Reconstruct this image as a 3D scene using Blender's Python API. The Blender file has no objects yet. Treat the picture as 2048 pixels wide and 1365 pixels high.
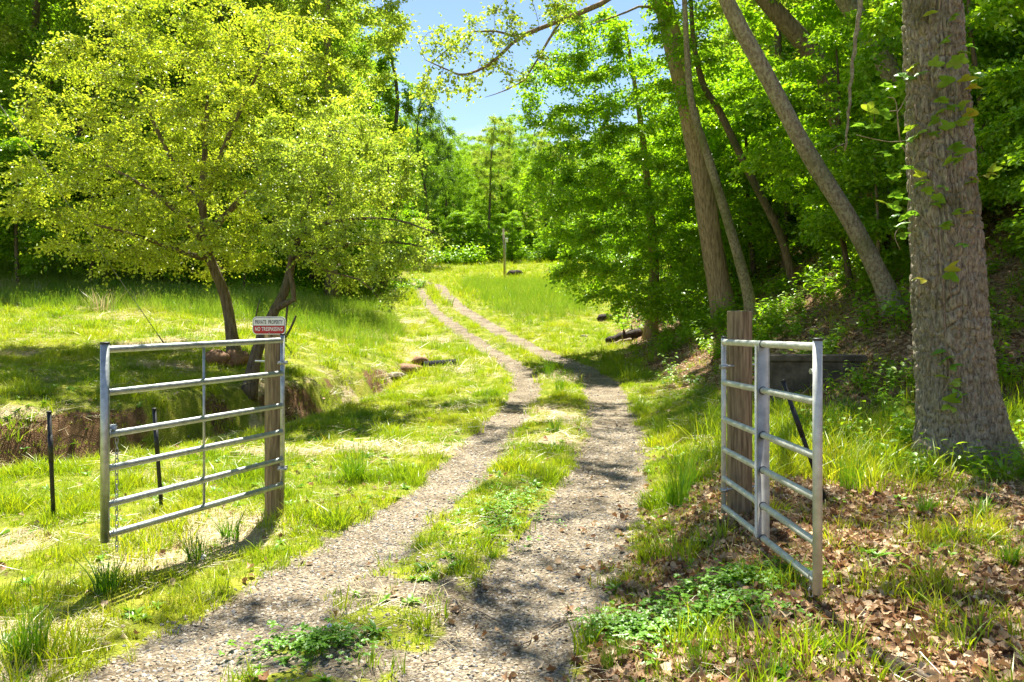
import bpy, math, random
import numpy as np
from mathutils import Vector, Matrix, Euler

# ------------------------------------------------------------------ camera, sky, sun, exposure
S = bpy.context.scene
COL = S.collection
F = 1600.0                 # focal length in pixels of the 2048 wide photograph
CAMZ = 1.75
HOR = 620.0                # horizon row
cam_d = bpy.data.cameras.new('camera')
cam = bpy.data.objects.new('camera', cam_d)
COL.objects.link(cam)
cam.location = (0, 0, CAMZ)
cam.rotation_euler = (math.radians(90), 0, 0)
cam_d.sensor_width = 36.0
cam_d.lens = 36.0 * F / 2048.0
cam_d.shift_y = -(1365 / 2 - HOR) / 2048.0
cam_d.clip_start = 0.05
cam_d.clip_end = 2000
S.camera = cam

SUN_EL = math.radians(62)
SUN_AZ = math.radians(-2)          # from +Y towards +X
world = bpy.data.worlds.new('World')
S.world = world
world.use_nodes = True
wn, wl = world.node_tree.nodes, world.node_tree.links
wn.clear()
w_out = wn.new('ShaderNodeOutputWorld')
w_bg = wn.new('ShaderNodeBackground')
sky = wn.new('ShaderNodeTexSky')
sky.sky_type = 'NISHITA'
sky.sun_disc = False
sky.sun_elevation = SUN_EL
sky.sun_rotation = SUN_AZ
sky.air_density = 1.0
sky.dust_density = 0.0
sky.ozone_density = 1.0
w_tc = wn.new('ShaderNodeTexCoord')
w_map = wn.new('ShaderNodeMapping')
w_map.inputs['Scale'].default_value = (1.0, 1.0, 3.2)
w_noise = wn.new('ShaderNodeTexNoise')
w_noise.inputs['Scale'].default_value = 2.6
w_noise.inputs['Detail'].default_value = 7
w_noise.inputs['Roughness'].default_value = 0.55
w_ramp = wn.new('ShaderNodeValToRGB')
w_ramp.color_ramp.elements[0].position = 0.54
w_ramp.color_ramp.elements[1].position = 0.74
w_ramp.color_ramp.elements[0].color = (0, 0, 0, 1)
w_ramp.color_ramp.elements[1].color = (0.8, 0.8, 0.8, 1)
w_mix = wn.new('ShaderNodeMix')
w_mix.data_type = 'RGBA'
w_mix.inputs['B'].default_value = (6.0, 6.2, 6.6, 1)
wl.new(w_tc.outputs['Generated'], w_map.inputs['Vector'])
wl.new(w_map.outputs['Vector'], w_noise.inputs['Vector'])
wl.new(w_noise.outputs['Fac'], w_ramp.inputs['Fac'])
wl.new(w_ramp.outputs['Color'], w_mix.inputs['Factor'])
wl.new(sky.outputs['Color'], w_mix.inputs['A'])
wl.new(w_mix.outputs['Result'], w_bg.inputs['Color'])
w_bg.inputs['Strength'].default_value = 0.055
wl.new(w_bg.outputs['Background'], w_out.inputs['Surface'])

sun_d = bpy.data.lights.new('sun', 'SUN')
sun_d.energy = 5.0
sun_d.angle = math.radians(0.6)
sun_d.color = (1.0, 0.95, 0.84)
sun = bpy.data.objects.new('sun', sun_d)
COL.objects.link(sun)
to_sun = Vector((math.sin(SUN_AZ) * math.cos(SUN_EL), math.cos(SUN_AZ) * math.cos(SUN_EL), math.sin(SUN_EL)))
sun.rotation_euler = (-to_sun).to_track_quat('-Z', 'Y').to_euler()
sun.location = to_sun * 60

S.view_settings.view_transform = 'Standard'
S.view_settings.look = 'None'
S.view_settings.exposure = 1.8
S.view_settings.gamma = 1.0
S.view_settings.use_curve_mapping = False
S.render.engine = 'CYCLES'
cy = S.cycles
cy.max_bounces = 9
cy.diffuse_bounces = 6
cy.transmission_bounces = 6
cy.glossy_bounces = 2
cy.transparent_max_bounces = 6
cy.caustics_reflective = False
cy.caustics_refractive = False
cy.sample_clamp_indirect = 6
cy.use_denoising = True
try:
    cy.denoiser = 'OPENIMAGEDENOISE'
    cy.denoising_input_passes = 'RGB_ALBEDO_NORMAL'
    cy.denoising_prefilter = 'ACCURATE'
except Exception:
    pass

# ------------------------------------------------------------------ helpers
rng = np.random.default_rng(11)
random.seed(5)
PI = math.pi


def P(px, py, d):
    return np.array([(px - 1024) / F * d, d, CAMZ - (py - HOR) / F * d])


def sstep(x, a, b):
    t = np.clip((np.asarray(x, float) - a) / (b - a), 0, 1)
    return t * t * (3 - 2 * t)


def _hash(ix, iy, iz, seed):
    h = (ix * 374761393 + iy * 668265263 + iz * 2147483647 + seed * 1274126177) & 0xFFFFFFFF
    h = ((h ^ (h >> 13)) * 1274126177) & 0xFFFFFFFF
    h = (h ^ (h >> 16)) & 0xFFFFFFFF
    return h


def noise3(x, y, z, seed=0):
    """gradient noise, about -0.7..0.7"""
    x, y, z = np.broadcast_arrays(np.asarray(x, float), np.asarray(y, float), np.asarray(z, float))
    xi, yi, zi = np.floor(x).astype(np.int64), np.floor(y).astype(np.int64), np.floor(z).astype(np.int64)
    xf, yf, zf = x - xi, y - yi, z - zi
    u, v, w = [t * t * t * (t * (t * 6 - 15) + 10) for t in (xf, yf, zf)]
    out = np.zeros(x.shape)
    for dx in (0, 1):
        for dy in (0, 1):
            for dz in (0, 1):
                h = _hash(xi + dx, yi + dy, zi + dz, seed)
                a = (h & 1023) * (2 * PI / 1024)
                c = ((h >> 10) & 1023) / 511.5 - 1
                s = np.sqrt(np.maximum(0, 1 - c * c))
                g = s * np.cos(a) * (xf - dx) + s * np.sin(a) * (yf - dy) + c * (zf - dz)
                wt = (u if dx else 1 - u) * (v if dy else 1 - v) * (w if dz else 1 - w)
                out += wt * g
    return out


def fbm(x, y, z=0.0, seed=0, oct=3):
    s, a = 0, 1.0
    for i in range(oct):
        s = s + a * noise3(np.asarray(x) * 2 ** i, np.asarray(y) * 2 ** i, np.asarray(z) * 2 ** i + 7.3 * i, seed + i)
        a *= 0.5
    return s


class MB:
    """collects vertices and faces in numpy arrays, builds one mesh"""
    def __init__(s):
        s.v, s.t, s.q, s.n = [], [], [], 0

    def add(s, V, tris=None, quads=None):
        V = np.asarray(V, float).reshape(-1, 3)
        if tris is not None and len(tris):
            s.t.append(np.asarray(tris, np.int64).reshape(-1, 3) + s.n)
        if quads is not None and len(quads):
            s.q.append(np.asarray(quads, np.int64).reshape(-1, 4) + s.n)
        s.v.append(V)
        s.n += len(V)
        return s

    def arrays(s):
        V = np.concatenate(s.v) if s.v else np.zeros((0, 3))
        T = np.concatenate(s.t) if s.t else np.zeros((0, 3), np.int64)
        Q = np.concatenate(s.q) if s.q else np.zeros((0, 4), np.int64)
        return V, T, Q

    def mesh(s, name, mat, smooth=True, off=(0, 0, 0)):
        V, T, Q = s.arrays()
        return np_mesh(name, V - np.asarray(off, float), T, Q, mat, smooth)


def np_mesh(name, V, T, Q, mat, smooth=True):
    me = bpy.data.meshes.new(name)
    nt, nq = len(T), len(Q)
    me.vertices.add(len(V))
    me.vertices.foreach_set('co', np.ascontiguousarray(V, np.float32).ravel())
    me.loops.add(nt * 3 + nq * 4)
    me.loops.foreach_set('vertex_index', np.concatenate([np.asarray(T).ravel(), np.asarray(Q).ravel()]).astype(np.int32))
    me.polygons.add(nt + nq)
    st = np.concatenate([np.arange(nt) * 3, nt * 3 + np.arange(nq) * 4]).astype(np.int32)
    me.polygons.foreach_set('loop_start', st)
    me.polygons.foreach_set('use_smooth', np.full(nt + nq, smooth, bool))
    me.update(calc_edges=True)
    if mat is not None:
        for m in (mat if isinstance(mat, (list, tuple)) else [mat]):
            me.materials.append(m)
    return me


def tag(o, label=None, cat=None, group=None, kind=None):
    if label: o['label'] = label
    if cat: o['category'] = cat
    if group: o['group'] = group
    if kind: o['kind'] = kind
    return o


def link(name, me, parent=None):
    o = bpy.data.objects.new(name, me)
    COL.objects.link(o)
    if parent is not None:
        o.parent = parent
    return o


def thing(name, loc, label, cat, group=None):
    e = link(name, None)
    e.location = tuple(float(c) for c in loc)
    e.empty_display_size = 0.1
    return tag(e, label, cat, group)


def part(name, mb, mat, parent, smooth=True):
    """mesh given in world coordinates, parented to an unrotated empty (or to a part of one)"""
    off = Vector((0, 0, 0))
    p = parent
    while p is not None:
        off += p.location
        p = p.parent
    return link(name, mb.mesh(name, mat, smooth, off), parent)


def copy_tree(root, parent=None):
    c = root.copy()
    COL.objects.link(c)
    c.parent = parent
    for ch in root.children:
        copy_tree(ch, c)
    return c


def tube(pts, rad, sides=8, cap=True, twist=0.0):
    pts = np.asarray(pts, float)
    n = len(pts)
    rad = np.broadcast_to(np.asarray(rad, float), (n,))
    tan = np.gradient(pts, axis=0)
    tan /= np.linalg.norm(tan, axis=1)[:, None] + 1e-12
    ref = np.array([0, 0, 1.0]) if abs(tan[0][2]) < 0.9 else np.array([1.0, 0, 0])
    u = np.cross(tan[0], ref); u /= np.linalg.norm(u)
    a = np.arange(sides) * 2 * PI / sides + twist
    V = np.zeros((n, sides, 3))
    for i in range(n):
        u = u - tan[i] * np.dot(u, tan[i])
        u /= np.linalg.norm(u) + 1e-12
        w = np.cross(tan[i], u)
        V[i] = pts[i] + rad[i] * (np.cos(a)[:, None] * u + np.sin(a)[:, None] * w)
    i, j = np.meshgrid(np.arange(n - 1), np.arange(sides), indexing='ij')
    j2 = (j + 1) % sides
    Q = np.stack([i * sides + j, i * sides + j2, (i + 1) * sides + j2, (i + 1) * sides + j], -1).reshape(-1, 4)
    V = V.reshape(-1, 3)
    T = np.zeros((0, 3), int)
    if cap:
        V = np.concatenate([V, pts[:1], pts[-1:]])
        k = np.arange(sides); k2 = (k + 1) % sides
        T = np.concatenate([np.stack([np.full(sides, n * sides), k2, k], -1),
                            np.stack([np.full(sides, n * sides + 1), (n - 1) * sides + k, (n - 1) * sides + k2], -1)])
    return V, T, Q


def add_tube(mb, pts, rad, sides=8, cap=True):
    mb.add(*tube(pts, rad, sides, cap))
    return mb


def box(mb, c, size, R=None, bev=0.0):
    """box with chamfered edges"""
    h = np.asarray(size, float) / 2
    b = min(bev, *(h * 0.9)) if bev else 0
    if not b:
        V = np.array([[x, y, z] for x in (-1, 1) for y in (-1, 1) for z in (-1, 1)], float) * h
        Q = [[0, 1, 3, 2], [4, 6, 7, 5], [0, 4, 5, 1], [2, 3, 7, 6], [0, 2, 6, 4], [1, 5, 7, 3]]
        T = None
    else:
        V, idx = [], {}
        for sx in (-1, 1):
            for sy in (-1, 1):
                for sz in (-1, 1):
                    for ax in range(3):
                        p = np.array([sx, sy, sz]) * (h - b)
                        p[ax] = (sx, sy, sz)[ax] * h[ax]
                        idx[(sx, sy, sz, ax)] = len(V); V.append(p)
        V = np.array(V)
        Q, T = [], []
        s2 = (-1, 1)
        for ax in range(3):
            o = [a for a in range(3) if a != ax]
            for s in s2:
                r = []
                for (p, q) in ((-1, -1), (1, -1), (1, 1), (-1, 1)):
                    k = [0, 0, 0]; k[ax] = s; k[o[0]] = p; k[o[1]] = q
                    r.append(idx[(*k, ax)])
                Q.append(r)
            for p in s2:
                for q in s2:
                    k0 = [0, 0, 0]; k0[o[0]] = p; k0[o[1]] = q
                    ka = list(k0); ka[ax] = -1; kb = list(k0); kb[ax] = 1
                    Q.append([idx[(*ka, o[0])], idx[(*kb, o[0])], idx[(*kb, o[1])], idx[(*ka, o[1])]])
        for sx in s2:
            for sy in s2:
                for sz in s2:
                    T.append([idx[(sx, sy, sz, a)] for a in range(3)])
    if R is not None:
        V = V @ np.asarray(R).T
    mb.add(V + np.asarray(c, float), T, Q)
    return mb


def smooth_interp(pts, lo, hi, res=0.25, sig=1.5):
    p = np.array(pts, float)
    g = np.arange(lo, hi, res)
    v = np.interp(g, p[:, 0], p[:, 1])
    k = np.arange(-int(4 * sig / res), int(4 * sig / res) + 1) * res
    w = np.exp(-(k / sig) ** 2 / 2); w /= w.sum()
    v = np.convolve(np.pad(v, len(k) // 2, mode='edge'), w, mode='valid')
    return lambda x: np.interp(x, g, v)


# ------------------------------------------------------------------ materials
def nodes_of(name):
    m = bpy.data.materials.new(name)
    m.use_nodes = True
    n, l = m.node_tree.nodes, m.node_tree.links
    n.clear()
    return m, n, l


def ramp(n, stops):
    r = n.new('ShaderNodeValToRGB')
    e = r.color_ramp.elements
    while len(e) < len(stops):
        e.new(0.5)
    for k, (p, c) in zip(e, stops):
        k.position = p
        k.color = (*c, 1)
    return r


def leaf_mat(name, stops, trans=0.5, gloss=0.06, tint=(1.0, 1.0, 0.6), island=0.6, rough=0.38, patch=0.35):
    """leaf or blade: diffuse + translucent + a little gloss; colour varies by leaf, by plant and by place"""
    m, n, l = nodes_of(name)
    geo = n.new('ShaderNodeNewGeometry')
    oi = n.new('ShaderNodeObjectInfo')
    nz = n.new('ShaderNodeTexNoise')
    nz.inputs['Scale'].default_value = 0.55
    nz.inputs['Detail'].default_value = 4
    l.new(geo.outputs['Position'], nz.inputs['Vector'])
    a = n.new('ShaderNodeMath'); a.operation = 'MULTIPLY'; a.inputs[1].default_value = island
    l.new(geo.outputs['Random Per Island'], a.inputs[0])
    b = n.new('ShaderNodeMath'); b.operation = 'MULTIPLY_ADD'; b.inputs[1].default_value = max(0.0, 1 - island - patch)
    l.new(oi.outputs['Random'], b.inputs[0]); l.new(a.outputs[0], b.inputs[2])
    p = n.new('ShaderNodeMapRange'); p.inputs['From Min'].default_value = 0.3; p.inputs['From Max'].default_value = 0.7
    l.new(nz.outputs['Fac'], p.inputs['Value'])
    c = n.new('ShaderNodeMath'); c.operation = 'MULTIPLY_ADD'; c.inputs[1].default_value = patch
    l.new(p.outputs['Result'], c.inputs[0]); l.new(b.outputs[0], c.inputs[2])
    r = ramp(n, stops)
    l.new(c.outputs[0], r.inputs['Fac'])
    d = n.new('ShaderNodeBsdfDiffuse')
    t = n.new('ShaderNodeBsdfTranslucent')
    g = n.new('ShaderNodeBsdfGlossy'); g.inputs['Roughness'].default_value = rough
    g.inputs['Color'].default_value = (0.9, 0.95, 0.9, 1)
    tm = n.new('ShaderNodeMix'); tm.data_type = 'RGBA'; tm.blend_type = 'MULTIPLY'; tm.inputs['Factor'].default_value = 1
    tm.inputs['B'].default_value = (*tint, 1)
    l.new(r.outputs['Color'], d.inputs['Color'])
    l.new(r.outputs['Color'], tm.inputs['A']); l.new(tm.outputs['Result'], t.inputs['Color'])
    m1 = n.new('ShaderNodeMixShader'); m1.inputs['Fac'].default_value = trans
    l.new(d.outputs[0], m1.inputs[1]); l.new(t.outputs[0], m1.inputs[2])
    m2 = n.new('ShaderNodeMixShader'); m2.inputs['Fac'].default_value = gloss
    l.new(m1.outputs[0], m2.inputs[1]); l.new(g.outputs[0], m2.inputs[2])
    o = n.new('ShaderNodeOutputMaterial')
    l.new(m2.outputs[0], o.inputs['Surface'])
    return m


def bark_mat(name, dark, light, moss=None, sx=9.0, sz=1.6, bump=0.6, lichen=0.0):
    m, n, l = nodes_of(name)
    tc = n.new('ShaderNodeTexCoord')
    mp = n.new('ShaderNodeMapping'); mp.inputs['Scale'].default_value = (sx, sx, sz)
    l.new(tc.outputs['Object'], mp.inputs['Vector'])
    nz = n.new('ShaderNodeTexNoise'); nz.inputs['Scale'].default_value = 3.0; nz.inputs['Detail'].default_value = 6
    nz.inputs['Roughness'].default_value = 0.65
    l.new(mp.outputs['Vector'], nz.inputs['Vector'])
    r = ramp(n, [(0.32, dark), (0.62, light)])
    l.new(nz.outputs['Fac'], r.inputs['Fac'])
    col = r.outputs['Color']
    n2 = n.new('ShaderNodeTexNoise'); n2.inputs['Scale'].default_value = 19.0; n2.inputs['Detail'].default_value = 6
    l.new(tc.outputs['Object'], n2.inputs['Vector'])
    if lichen:
        r2 = ramp(n, [(0.50, (0, 0, 0)), (0.58, (1, 1, 1))])
        l.new(n2.outputs['Fac'], r2.inputs['Fac'])
        f = n.new('ShaderNodeMath'); f.operation = 'MULTIPLY'; f.inputs[1].default_value = lichen
        l.new(r2.outputs['Color'], f.inputs[0])
        mx = n.new('ShaderNodeMix'); mx.data_type = 'RGBA'; mx.inputs['B'].default_value = (0.38, 0.37, 0.26, 1)
        l.new(f.outputs[0], mx.inputs['Factor']); l.new(col, mx.inputs['A'])
        col = mx.outputs['Result']
    if moss:
        n3 = n.new('ShaderNodeTexNoise'); n3.inputs['Scale'].default_value = 1.3; n3.inputs['Detail'].default_value = 5
        l.new(tc.outputs['Object'], n3.inputs['Vector'])
        r3 = ramp(n, [(0.54, (0, 0, 0)), (0.68, (0.7, 0.7, 0.7))])
        l.new(n3.outputs['Fac'], r3.inputs['Fac'])
        mx = n.new('ShaderNodeMix'); mx.data_type = 'RGBA'; mx.inputs['B'].default_value = (*moss, 1)
        l.new(r3.outputs['Color'], mx.inputs['Factor']); l.new(col, mx.inputs['A'])
        col = mx.outputs['Result']
    bs = n.new('ShaderNodeBsdfPrincipled')
    bs.inputs['Roughness'].default_value = 0.9
    bs.inputs['Specular IOR Level'].default_value = 0.2
    l.new(col, bs.inputs['Base Color'])
    bp = n.new('ShaderNodeBump'); bp.inputs['Strength'].default_value = bump; bp.inputs['Distance'].default_value = 0.03
    l.new(nz.outputs['Fac'], bp.inputs['Height']); l.new(bp.outputs['Normal'], bs.inputs['Normal'])
    o = n.new('ShaderNodeOutputMaterial'); l.new(bs.outputs[0], o.inputs['Surface'])
    return m


def plain_mat(name, a, b, scale=20.0, rough=0.8, metal=0.0, bump=0.2, stretch=(1, 1, 1), spec=0.4, rough2=None, dist=0.01):
    m, n, l = nodes_of(name)
    tc = n.new('ShaderNodeTexCoord')
    mp = n.new('ShaderNodeMapping'); mp.inputs['Scale'].default_value = stretch
    l.new(tc.outputs['Object'], mp.inputs['Vector'])
    nz = n.new('ShaderNodeTexNoise'); nz.inputs['Scale'].default_value = scale; nz.inputs['Detail'].default_value = 6
    nz.inputs['Roughness'].default_value = 0.62
    l.new(mp.outputs['Vector'], nz.inputs['Vector'])
    r = ramp(n, [(0.33, a), (0.66, b)])
    l.new(nz.outputs['Fac'], r.inputs['Fac'])
    bs = n.new('ShaderNodeBsdfPrincipled')
    bs.inputs['Metallic'].default_value = metal
    bs.inputs['Specular IOR Level'].default_value = spec
    l.new(r.outputs['Color'], bs.inputs['Base Color'])
    if rough2 is None:
        bs.inputs['Roughness'].default_value = rough
    else:
        rr = n.new('ShaderNodeMapRange'); rr.inputs['To Min'].default_value = rough; rr.inputs['To Max'].default_value = rough2
        l.new(nz.outputs['Fac'], rr.inputs['Value']); l.new(rr.outputs['Result'], bs.inputs['Roughness'])
    if bump:
        bp = n.new('ShaderNodeBump'); bp.inputs['Strength'].default_value = bump; bp.inputs['Distance'].default_value = dist
        l.new(nz.outputs['Fac'], bp.inputs['Height']); l.new(bp.outputs['Normal'], bs.inputs['Normal'])
    o = n.new('ShaderNodeOutputMaterial'); l.new(bs.outputs[0], o.inputs['Surface'])
    return m


def random_mat(name, stops, rough=0.85, scale=40.0, bump=0.3, trans=0.0):
    """colour picked per instance / per piece"""
    m, n, l = nodes_of(name)
    oi = n.new('ShaderNodeObjectInfo')
    geo = n.new('ShaderNodeNewGeometry')
    ad = n.new('ShaderNodeMath'); ad.operation = 'ADD'
    l.new(oi.outputs['Random'], ad.inputs[0]); l.new(geo.outputs['Random Per Island'], ad.inputs[1])
    fr = n.new('ShaderNodeMath'); fr.operation = 'FRACT'
    l.new(ad.outputs[0], fr.inputs[0])
    r = ramp(n, stops)
    l.new(fr.outputs[0], r.inputs['Fac'])
    tc = n.new('ShaderNodeTexCoord')
    nz = n.new('ShaderNodeTexNoise'); nz.inputs['Scale'].default_value = scale; nz.inputs['Detail'].default_value = 4
    l.new(tc.outputs['Object'], nz.inputs['Vector'])
    mr = n.new('ShaderNodeMapRange'); mr.inputs['To Min'].default_value = 0.6; mr.inputs['To Max'].default_value = 1.35
    l.new(nz.outputs['Fac'], mr.inputs['Value'])
    mx = n.new('ShaderNodeMix'); mx.data_type = 'RGBA'; mx.blend_type = 'MULTIPLY'; mx.inputs['Factor'].default_value = 1
    l.new(r.outputs['Color'], mx.inputs['A']); l.new(mr.outputs['Result'], mx.inputs['B'])
    bs = n.new('ShaderNodeBsdfPrincipled'); bs.inputs['Roughness'].default_value = rough
    bs.inputs['Specular IOR Level'].default_value = 0.3
    l.new(mx.outputs['Result'], bs.inputs['Base Color'])
    out = bs.outputs[0]
    if trans:
        t = n.new('ShaderNodeBsdfTranslucent'); l.new(mx.outputs['Result'], t.inputs['Color'])
        ms = n.new('ShaderNodeMixShader'); ms.inputs['Fac'].default_value = trans
        l.new(out, ms.inputs[1]); l.new(t.outputs[0], ms.inputs[2]); out = ms.outputs[0]
    o = n.new('ShaderNodeOutputMaterial'); l.new(out, o.inputs['Surface'])
    return m


M = {}
M['leaf_yellow'] = leaf_mat('leaf_yellow', [(0.0, (0.20, 0.32, 0.02)), (0.5, (0.45, 0.55, 0.04)), (1.0, (0.70, 0.70, 0.10))], 0.55, 0.05, (1.0, 1.0, 0.5))
M['leaf_pale'] = leaf_mat('leaf_pale', [(0.0, (0.20, 0.32, 0.03)), (0.5, (0.40, 0.52, 0.055)), (1.0, (0.60, 0.66, 0.12))], 0.55, 0.05, (1, 1, .6))
M['leaf_green'] = leaf_mat('leaf_green', [(0.0, (0.12, 0.25, 0.015)), (0.5, (0.26, 0.45, 0.024)), (1.0, (0.50, 0.64, 0.05))], 0.58, 0.03, (1, 1, .5), 0.45, patch=0.25)
M['leaf_beech'] = leaf_mat('leaf_beech', [(0.0, (0.13, 0.29, 0.010)), (0.5, (0.28, 0.50, 0.018)), (1.0, (0.50, 0.68, 0.04))], 0.6, 0.035, (1, 1, .4), 0.6, patch=0.3)
M['leaf_dark'] = leaf_mat('leaf_dark', [(0.0, (0.08, 0.17, 0.014)), (0.5, (0.14, 0.27, 0.02)), (1.0, (0.26, 0.38, 0.03))], 0.5, 0.05, (1, 1, .6))
M['leaf_vine'] = leaf_mat('leaf_vine', [(0.0, (0.14, 0.32, 0.03)), (0.6, (0.26, 0.46, 0.04)), (0.85, (0.48, 0.54, 0.05)), (1.0, (0.66, 0.50, 0.05))], 0.45, 0.05, (1, 1, .6), 0.0, patch=0.1)
M['grass'] = leaf_mat('grass', [(0.0, (0.11, 0.24, 0.008)), (0.4, (0.27, 0.40, 0.012)), (0.75, (0.48, 0.50, 0.02)), (1.0, (0.60, 0.48, 0.12))], 0.5, 0.03, (1, 1, .5), 0.35, patch=0.45)
M['grass_tall'] = leaf_mat('grass_tall', [(0.0, (0.13, 0.28, 0.015)), (0.5, (0.22, 0.37, 0.025)), (0.8, (0.40, 0.44, 0.08)), (1.0, (0.58, 0.46, 0.27))], 0.5, 0.03, (1, 1, .6), 0.4, patch=0.3)
M['grass_clump'] = leaf_mat('grass_clump', [(0.0, (0.06, 0.18, 0.008)), (0.5, (0.14, 0.31, 0.010)), (1.0, (0.30, 0.44, 0.015))], 0.45, 0.04, (1, 1, .5), 0.7, patch=0.1)
M['straw'] = leaf_mat('straw', [(0.0, (0.34, 0.26, 0.13)), (0.5, (0.52, 0.43, 0.24)), (1.0, (0.66, 0.60, 0.40))], 0.3, 0.03, (1, .95, .8), 0.7, patch=0.1)
M['weed'] = leaf_mat('weed', [(0.0, (0.08, 0.21, 0.012)), (0.5, (0.15, 0.33, 0.02)), (1.0, (0.30, 0.45, 0.03))], 0.4, 0.025, (1, 1, .6), 0.5, patch=0.2)
M['dead_leaf'] = random_mat('dead_leaf', [(0.0, (0.13, 0.065, 0.03)), (0.2, (0.28, 0.155, 0.07)), (0.4, (0.42, 0.26, 0.13)), (0.6, (0.52, 0.36, 0.20)), (0.78, (0.64, 0.51, 0.34)), (0.9, (0.36, 0.17, 0.065)), (1.0, (0.19, 0.10, 0.05))], 0.65, 30, trans=0.2)
M['pebble'] = random_mat('pebble', [(0.0, (0.13, 0.135, 0.14)), (0.3, (0.24, 0.20, 0.145)), (0.5, (0.38, 0.31, 0.20)), (0.75, (0.44, 0.39, 0.31)), (1.0, (0.17, 0.14, 0.105))], 0.8, 60)
M['bark_oak'] = bark_mat('bark_oak', (0.08, 0.06, 0.043), (0.45, 0.385, 0.275), (0.10, 0.10, 0.03), 16.0, 5.0, 1.0, 0.22)
M['bark'] = bark_mat('bark', (0.075, 0.052, 0.036), (0.25, 0.185, 0.125), (0.07, 0.085, 0.02), 9, 1.4, 0.8)
M['bark_brown'] = bark_mat('bark_brown', (0.13, 0.088, 0.056), (0.42, 0.305, 0.20), None, 8, 1.0, 0.9)
M['bark_lichen'] = bark_mat('bark_lichen', (0.10, 0.077, 0.055), (0.31, 0.25, 0.175), (0.12, 0.13, 0.04), 9, 3.0, 0.8, 0.5)
M['bark_dark'] = bark_mat('bark_dark', (0.055, 0.04, 0.028), (0.19, 0.14, 0.095), (0.06, 0.07, 0.02), 9, 2.0, 0.8)
M['post_wood'] = plain_mat('post_wood', (0.11, 0.078, 0.045), (0.34, 0.265, 0.16), 9, 0.85, 0, 0.5, (6, 6, 0.5), 0.25)
M['galv'] = plain_mat('galv', (0.30, 0.32, 0.32), (0.48, 0.50, 0.49), 26, 0.30, 0.85, 0.05, (1, 1, 1), 0.5, 0.55, 0.003)
M['galv_dull'] = plain_mat('galv_dull', (0.44, 0.445, 0.40), (0.66, 0.665, 0.61), 14, 0.45, 0.6, 0.06, (1, 1, 1), 0.5, 0.7, 0.003)
M['black_cap'] = plain_mat('black_cap', (0.012, 0.012, 0.012), (0.03, 0.03, 0.03), 30, 0.5)
M['black_steel'] = plain_mat('black_steel', (0.008, 0.009, 0.010), (0.03, 0.032, 0.034), 30, 0.5, 0.2, 0.1)
M['sign_white'] = plain_mat('sign_white', (0.76, 0.76, 0.74), (0.83, 0.83, 0.81), 8, 0.4, 0, 0.0)
M['sign_red'] = plain_mat('sign_red', (0.42, 0.012, 0.018), (0.50, 0.016, 0.02), 8, 0.4, 0, 0.0)
M['sign_black'] = plain_mat('sign_black', (0.012, 0.012, 0.013), (0.02, 0.02, 0.02), 8, 0.45, 0, 0.0)
M['concrete'] = plain_mat('concrete', (0.05, 0.04, 0.03), (0.15, 0.125, 0.095), 5, 0.95, 0, 0.5, (1, 1, 1), 0.2, dist=0.02)
M['rock'] = plain_mat('rock', (0.16, 0.13, 0.10), (0.38, 0.32, 0.25), 6, 0.9, 0, 0.7, dist=0.03)
M['rust'] = plain_mat('rust', (0.13, 0.065, 0.032), (0.30, 0.17, 0.09), 12, 0.9, 0, 0.4)
M['black_pipe'] = plain_mat('black_pipe', (0.012, 0.014, 0.016), (0.03, 0.033, 0.036), 12, 0.9, spec=0.1)
M['char'] = plain_mat('char', (0.012, 0.009, 0.008), (0.07, 0.05, 0.04), 14, 0.9, 0, 0.6, (1, 1, 1), 0.2)
M['dead_wood'] = plain_mat('dead_wood', (0.12, 0.085, 0.055), (0.33, 0.27, 0.20), 10, 0.9, 0, 0.5, (3, 3, 3), 0.2)
M['pole_wood'] = plain_mat('pole_wood', (0.30, 0.24, 0.16), (0.52, 0.43, 0.30), 6, 0.9, 0, 0.3, (6, 6, 0.4), 0.2)
M['white_paint'] = plain_mat('white_paint', (0.72, 0.72, 0.70), (0.82, 0.82, 0.80), 6, 0.6, 0, 0.0)
M['petal'] = plain_mat('petal', (0.78, 0.78, 0.76), (0.84, 0.84, 0.82), 6, 0.7, 0, 0.0)
M['flower_eye'] = plain_mat('flower_eye', (0.55, 0.38, 0.02), (0.65, 0.45, 0.03), 6, 0.7, 0, 0.0)
M['wire'] = plain_mat('wire', (0.25, 0.26, 0.27), (0.45, 0.46, 0.47), 6, 0.5, 0.7, 0.0)
M['vine_stem'] = plain_mat('vine_stem', (0.20, 0.13, 0.085), (0.40, 0.30, 0.22), 20, 0.8)

# ------------------------------------------------------------------ terrain
f_zr = smooth_interp([(-60, 0), (0, 0), (15.5, 0), (21, .17), (26, .45), (33, .95), (40, 1.7), (50, 2.65), (62, 3.6), (72, 4.6),
                      (85, 6.2), (100, 8), (130, 13), (160, 20), (200, 29), (260, 42), (420, 75)], -60, 420, .25, 1.5)
TL = [(-20, -9.0), (0, -3.4), (2.5, -2.25), (3.76, -1.65), (5.83, -1.07), (8.2, -.64), (10.7, -.30), (15.5, .23), (18.5, .36), (21, .22), (26, -.78), (33, -2.25), (40, -3.9),
      (50, -5.6), (62, -7.1), (70, -10.5), (80, -18), (95, -32), (420, -200)]
TR = [(-20, -7.2), (0, -1.9), (2.5, -.72), (3.76, -.08), (5.83, .40), (8.2, 1.0), (10.7, 1.38), (15.5, 1.85), (18.5, 2.0), (21, 1.88), (26, .72), (33, -.74), (40, -2.4),
      (50, -4.1), (62, -5.6), (70, -8.5), (80, -15.5), (95, -29), (420, -197)]
f_xl = smooth_interp(TL, -20, 420, .1, .7)
f_xr = smooth_interp(TR, -20, 420, .1, .7)
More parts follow.
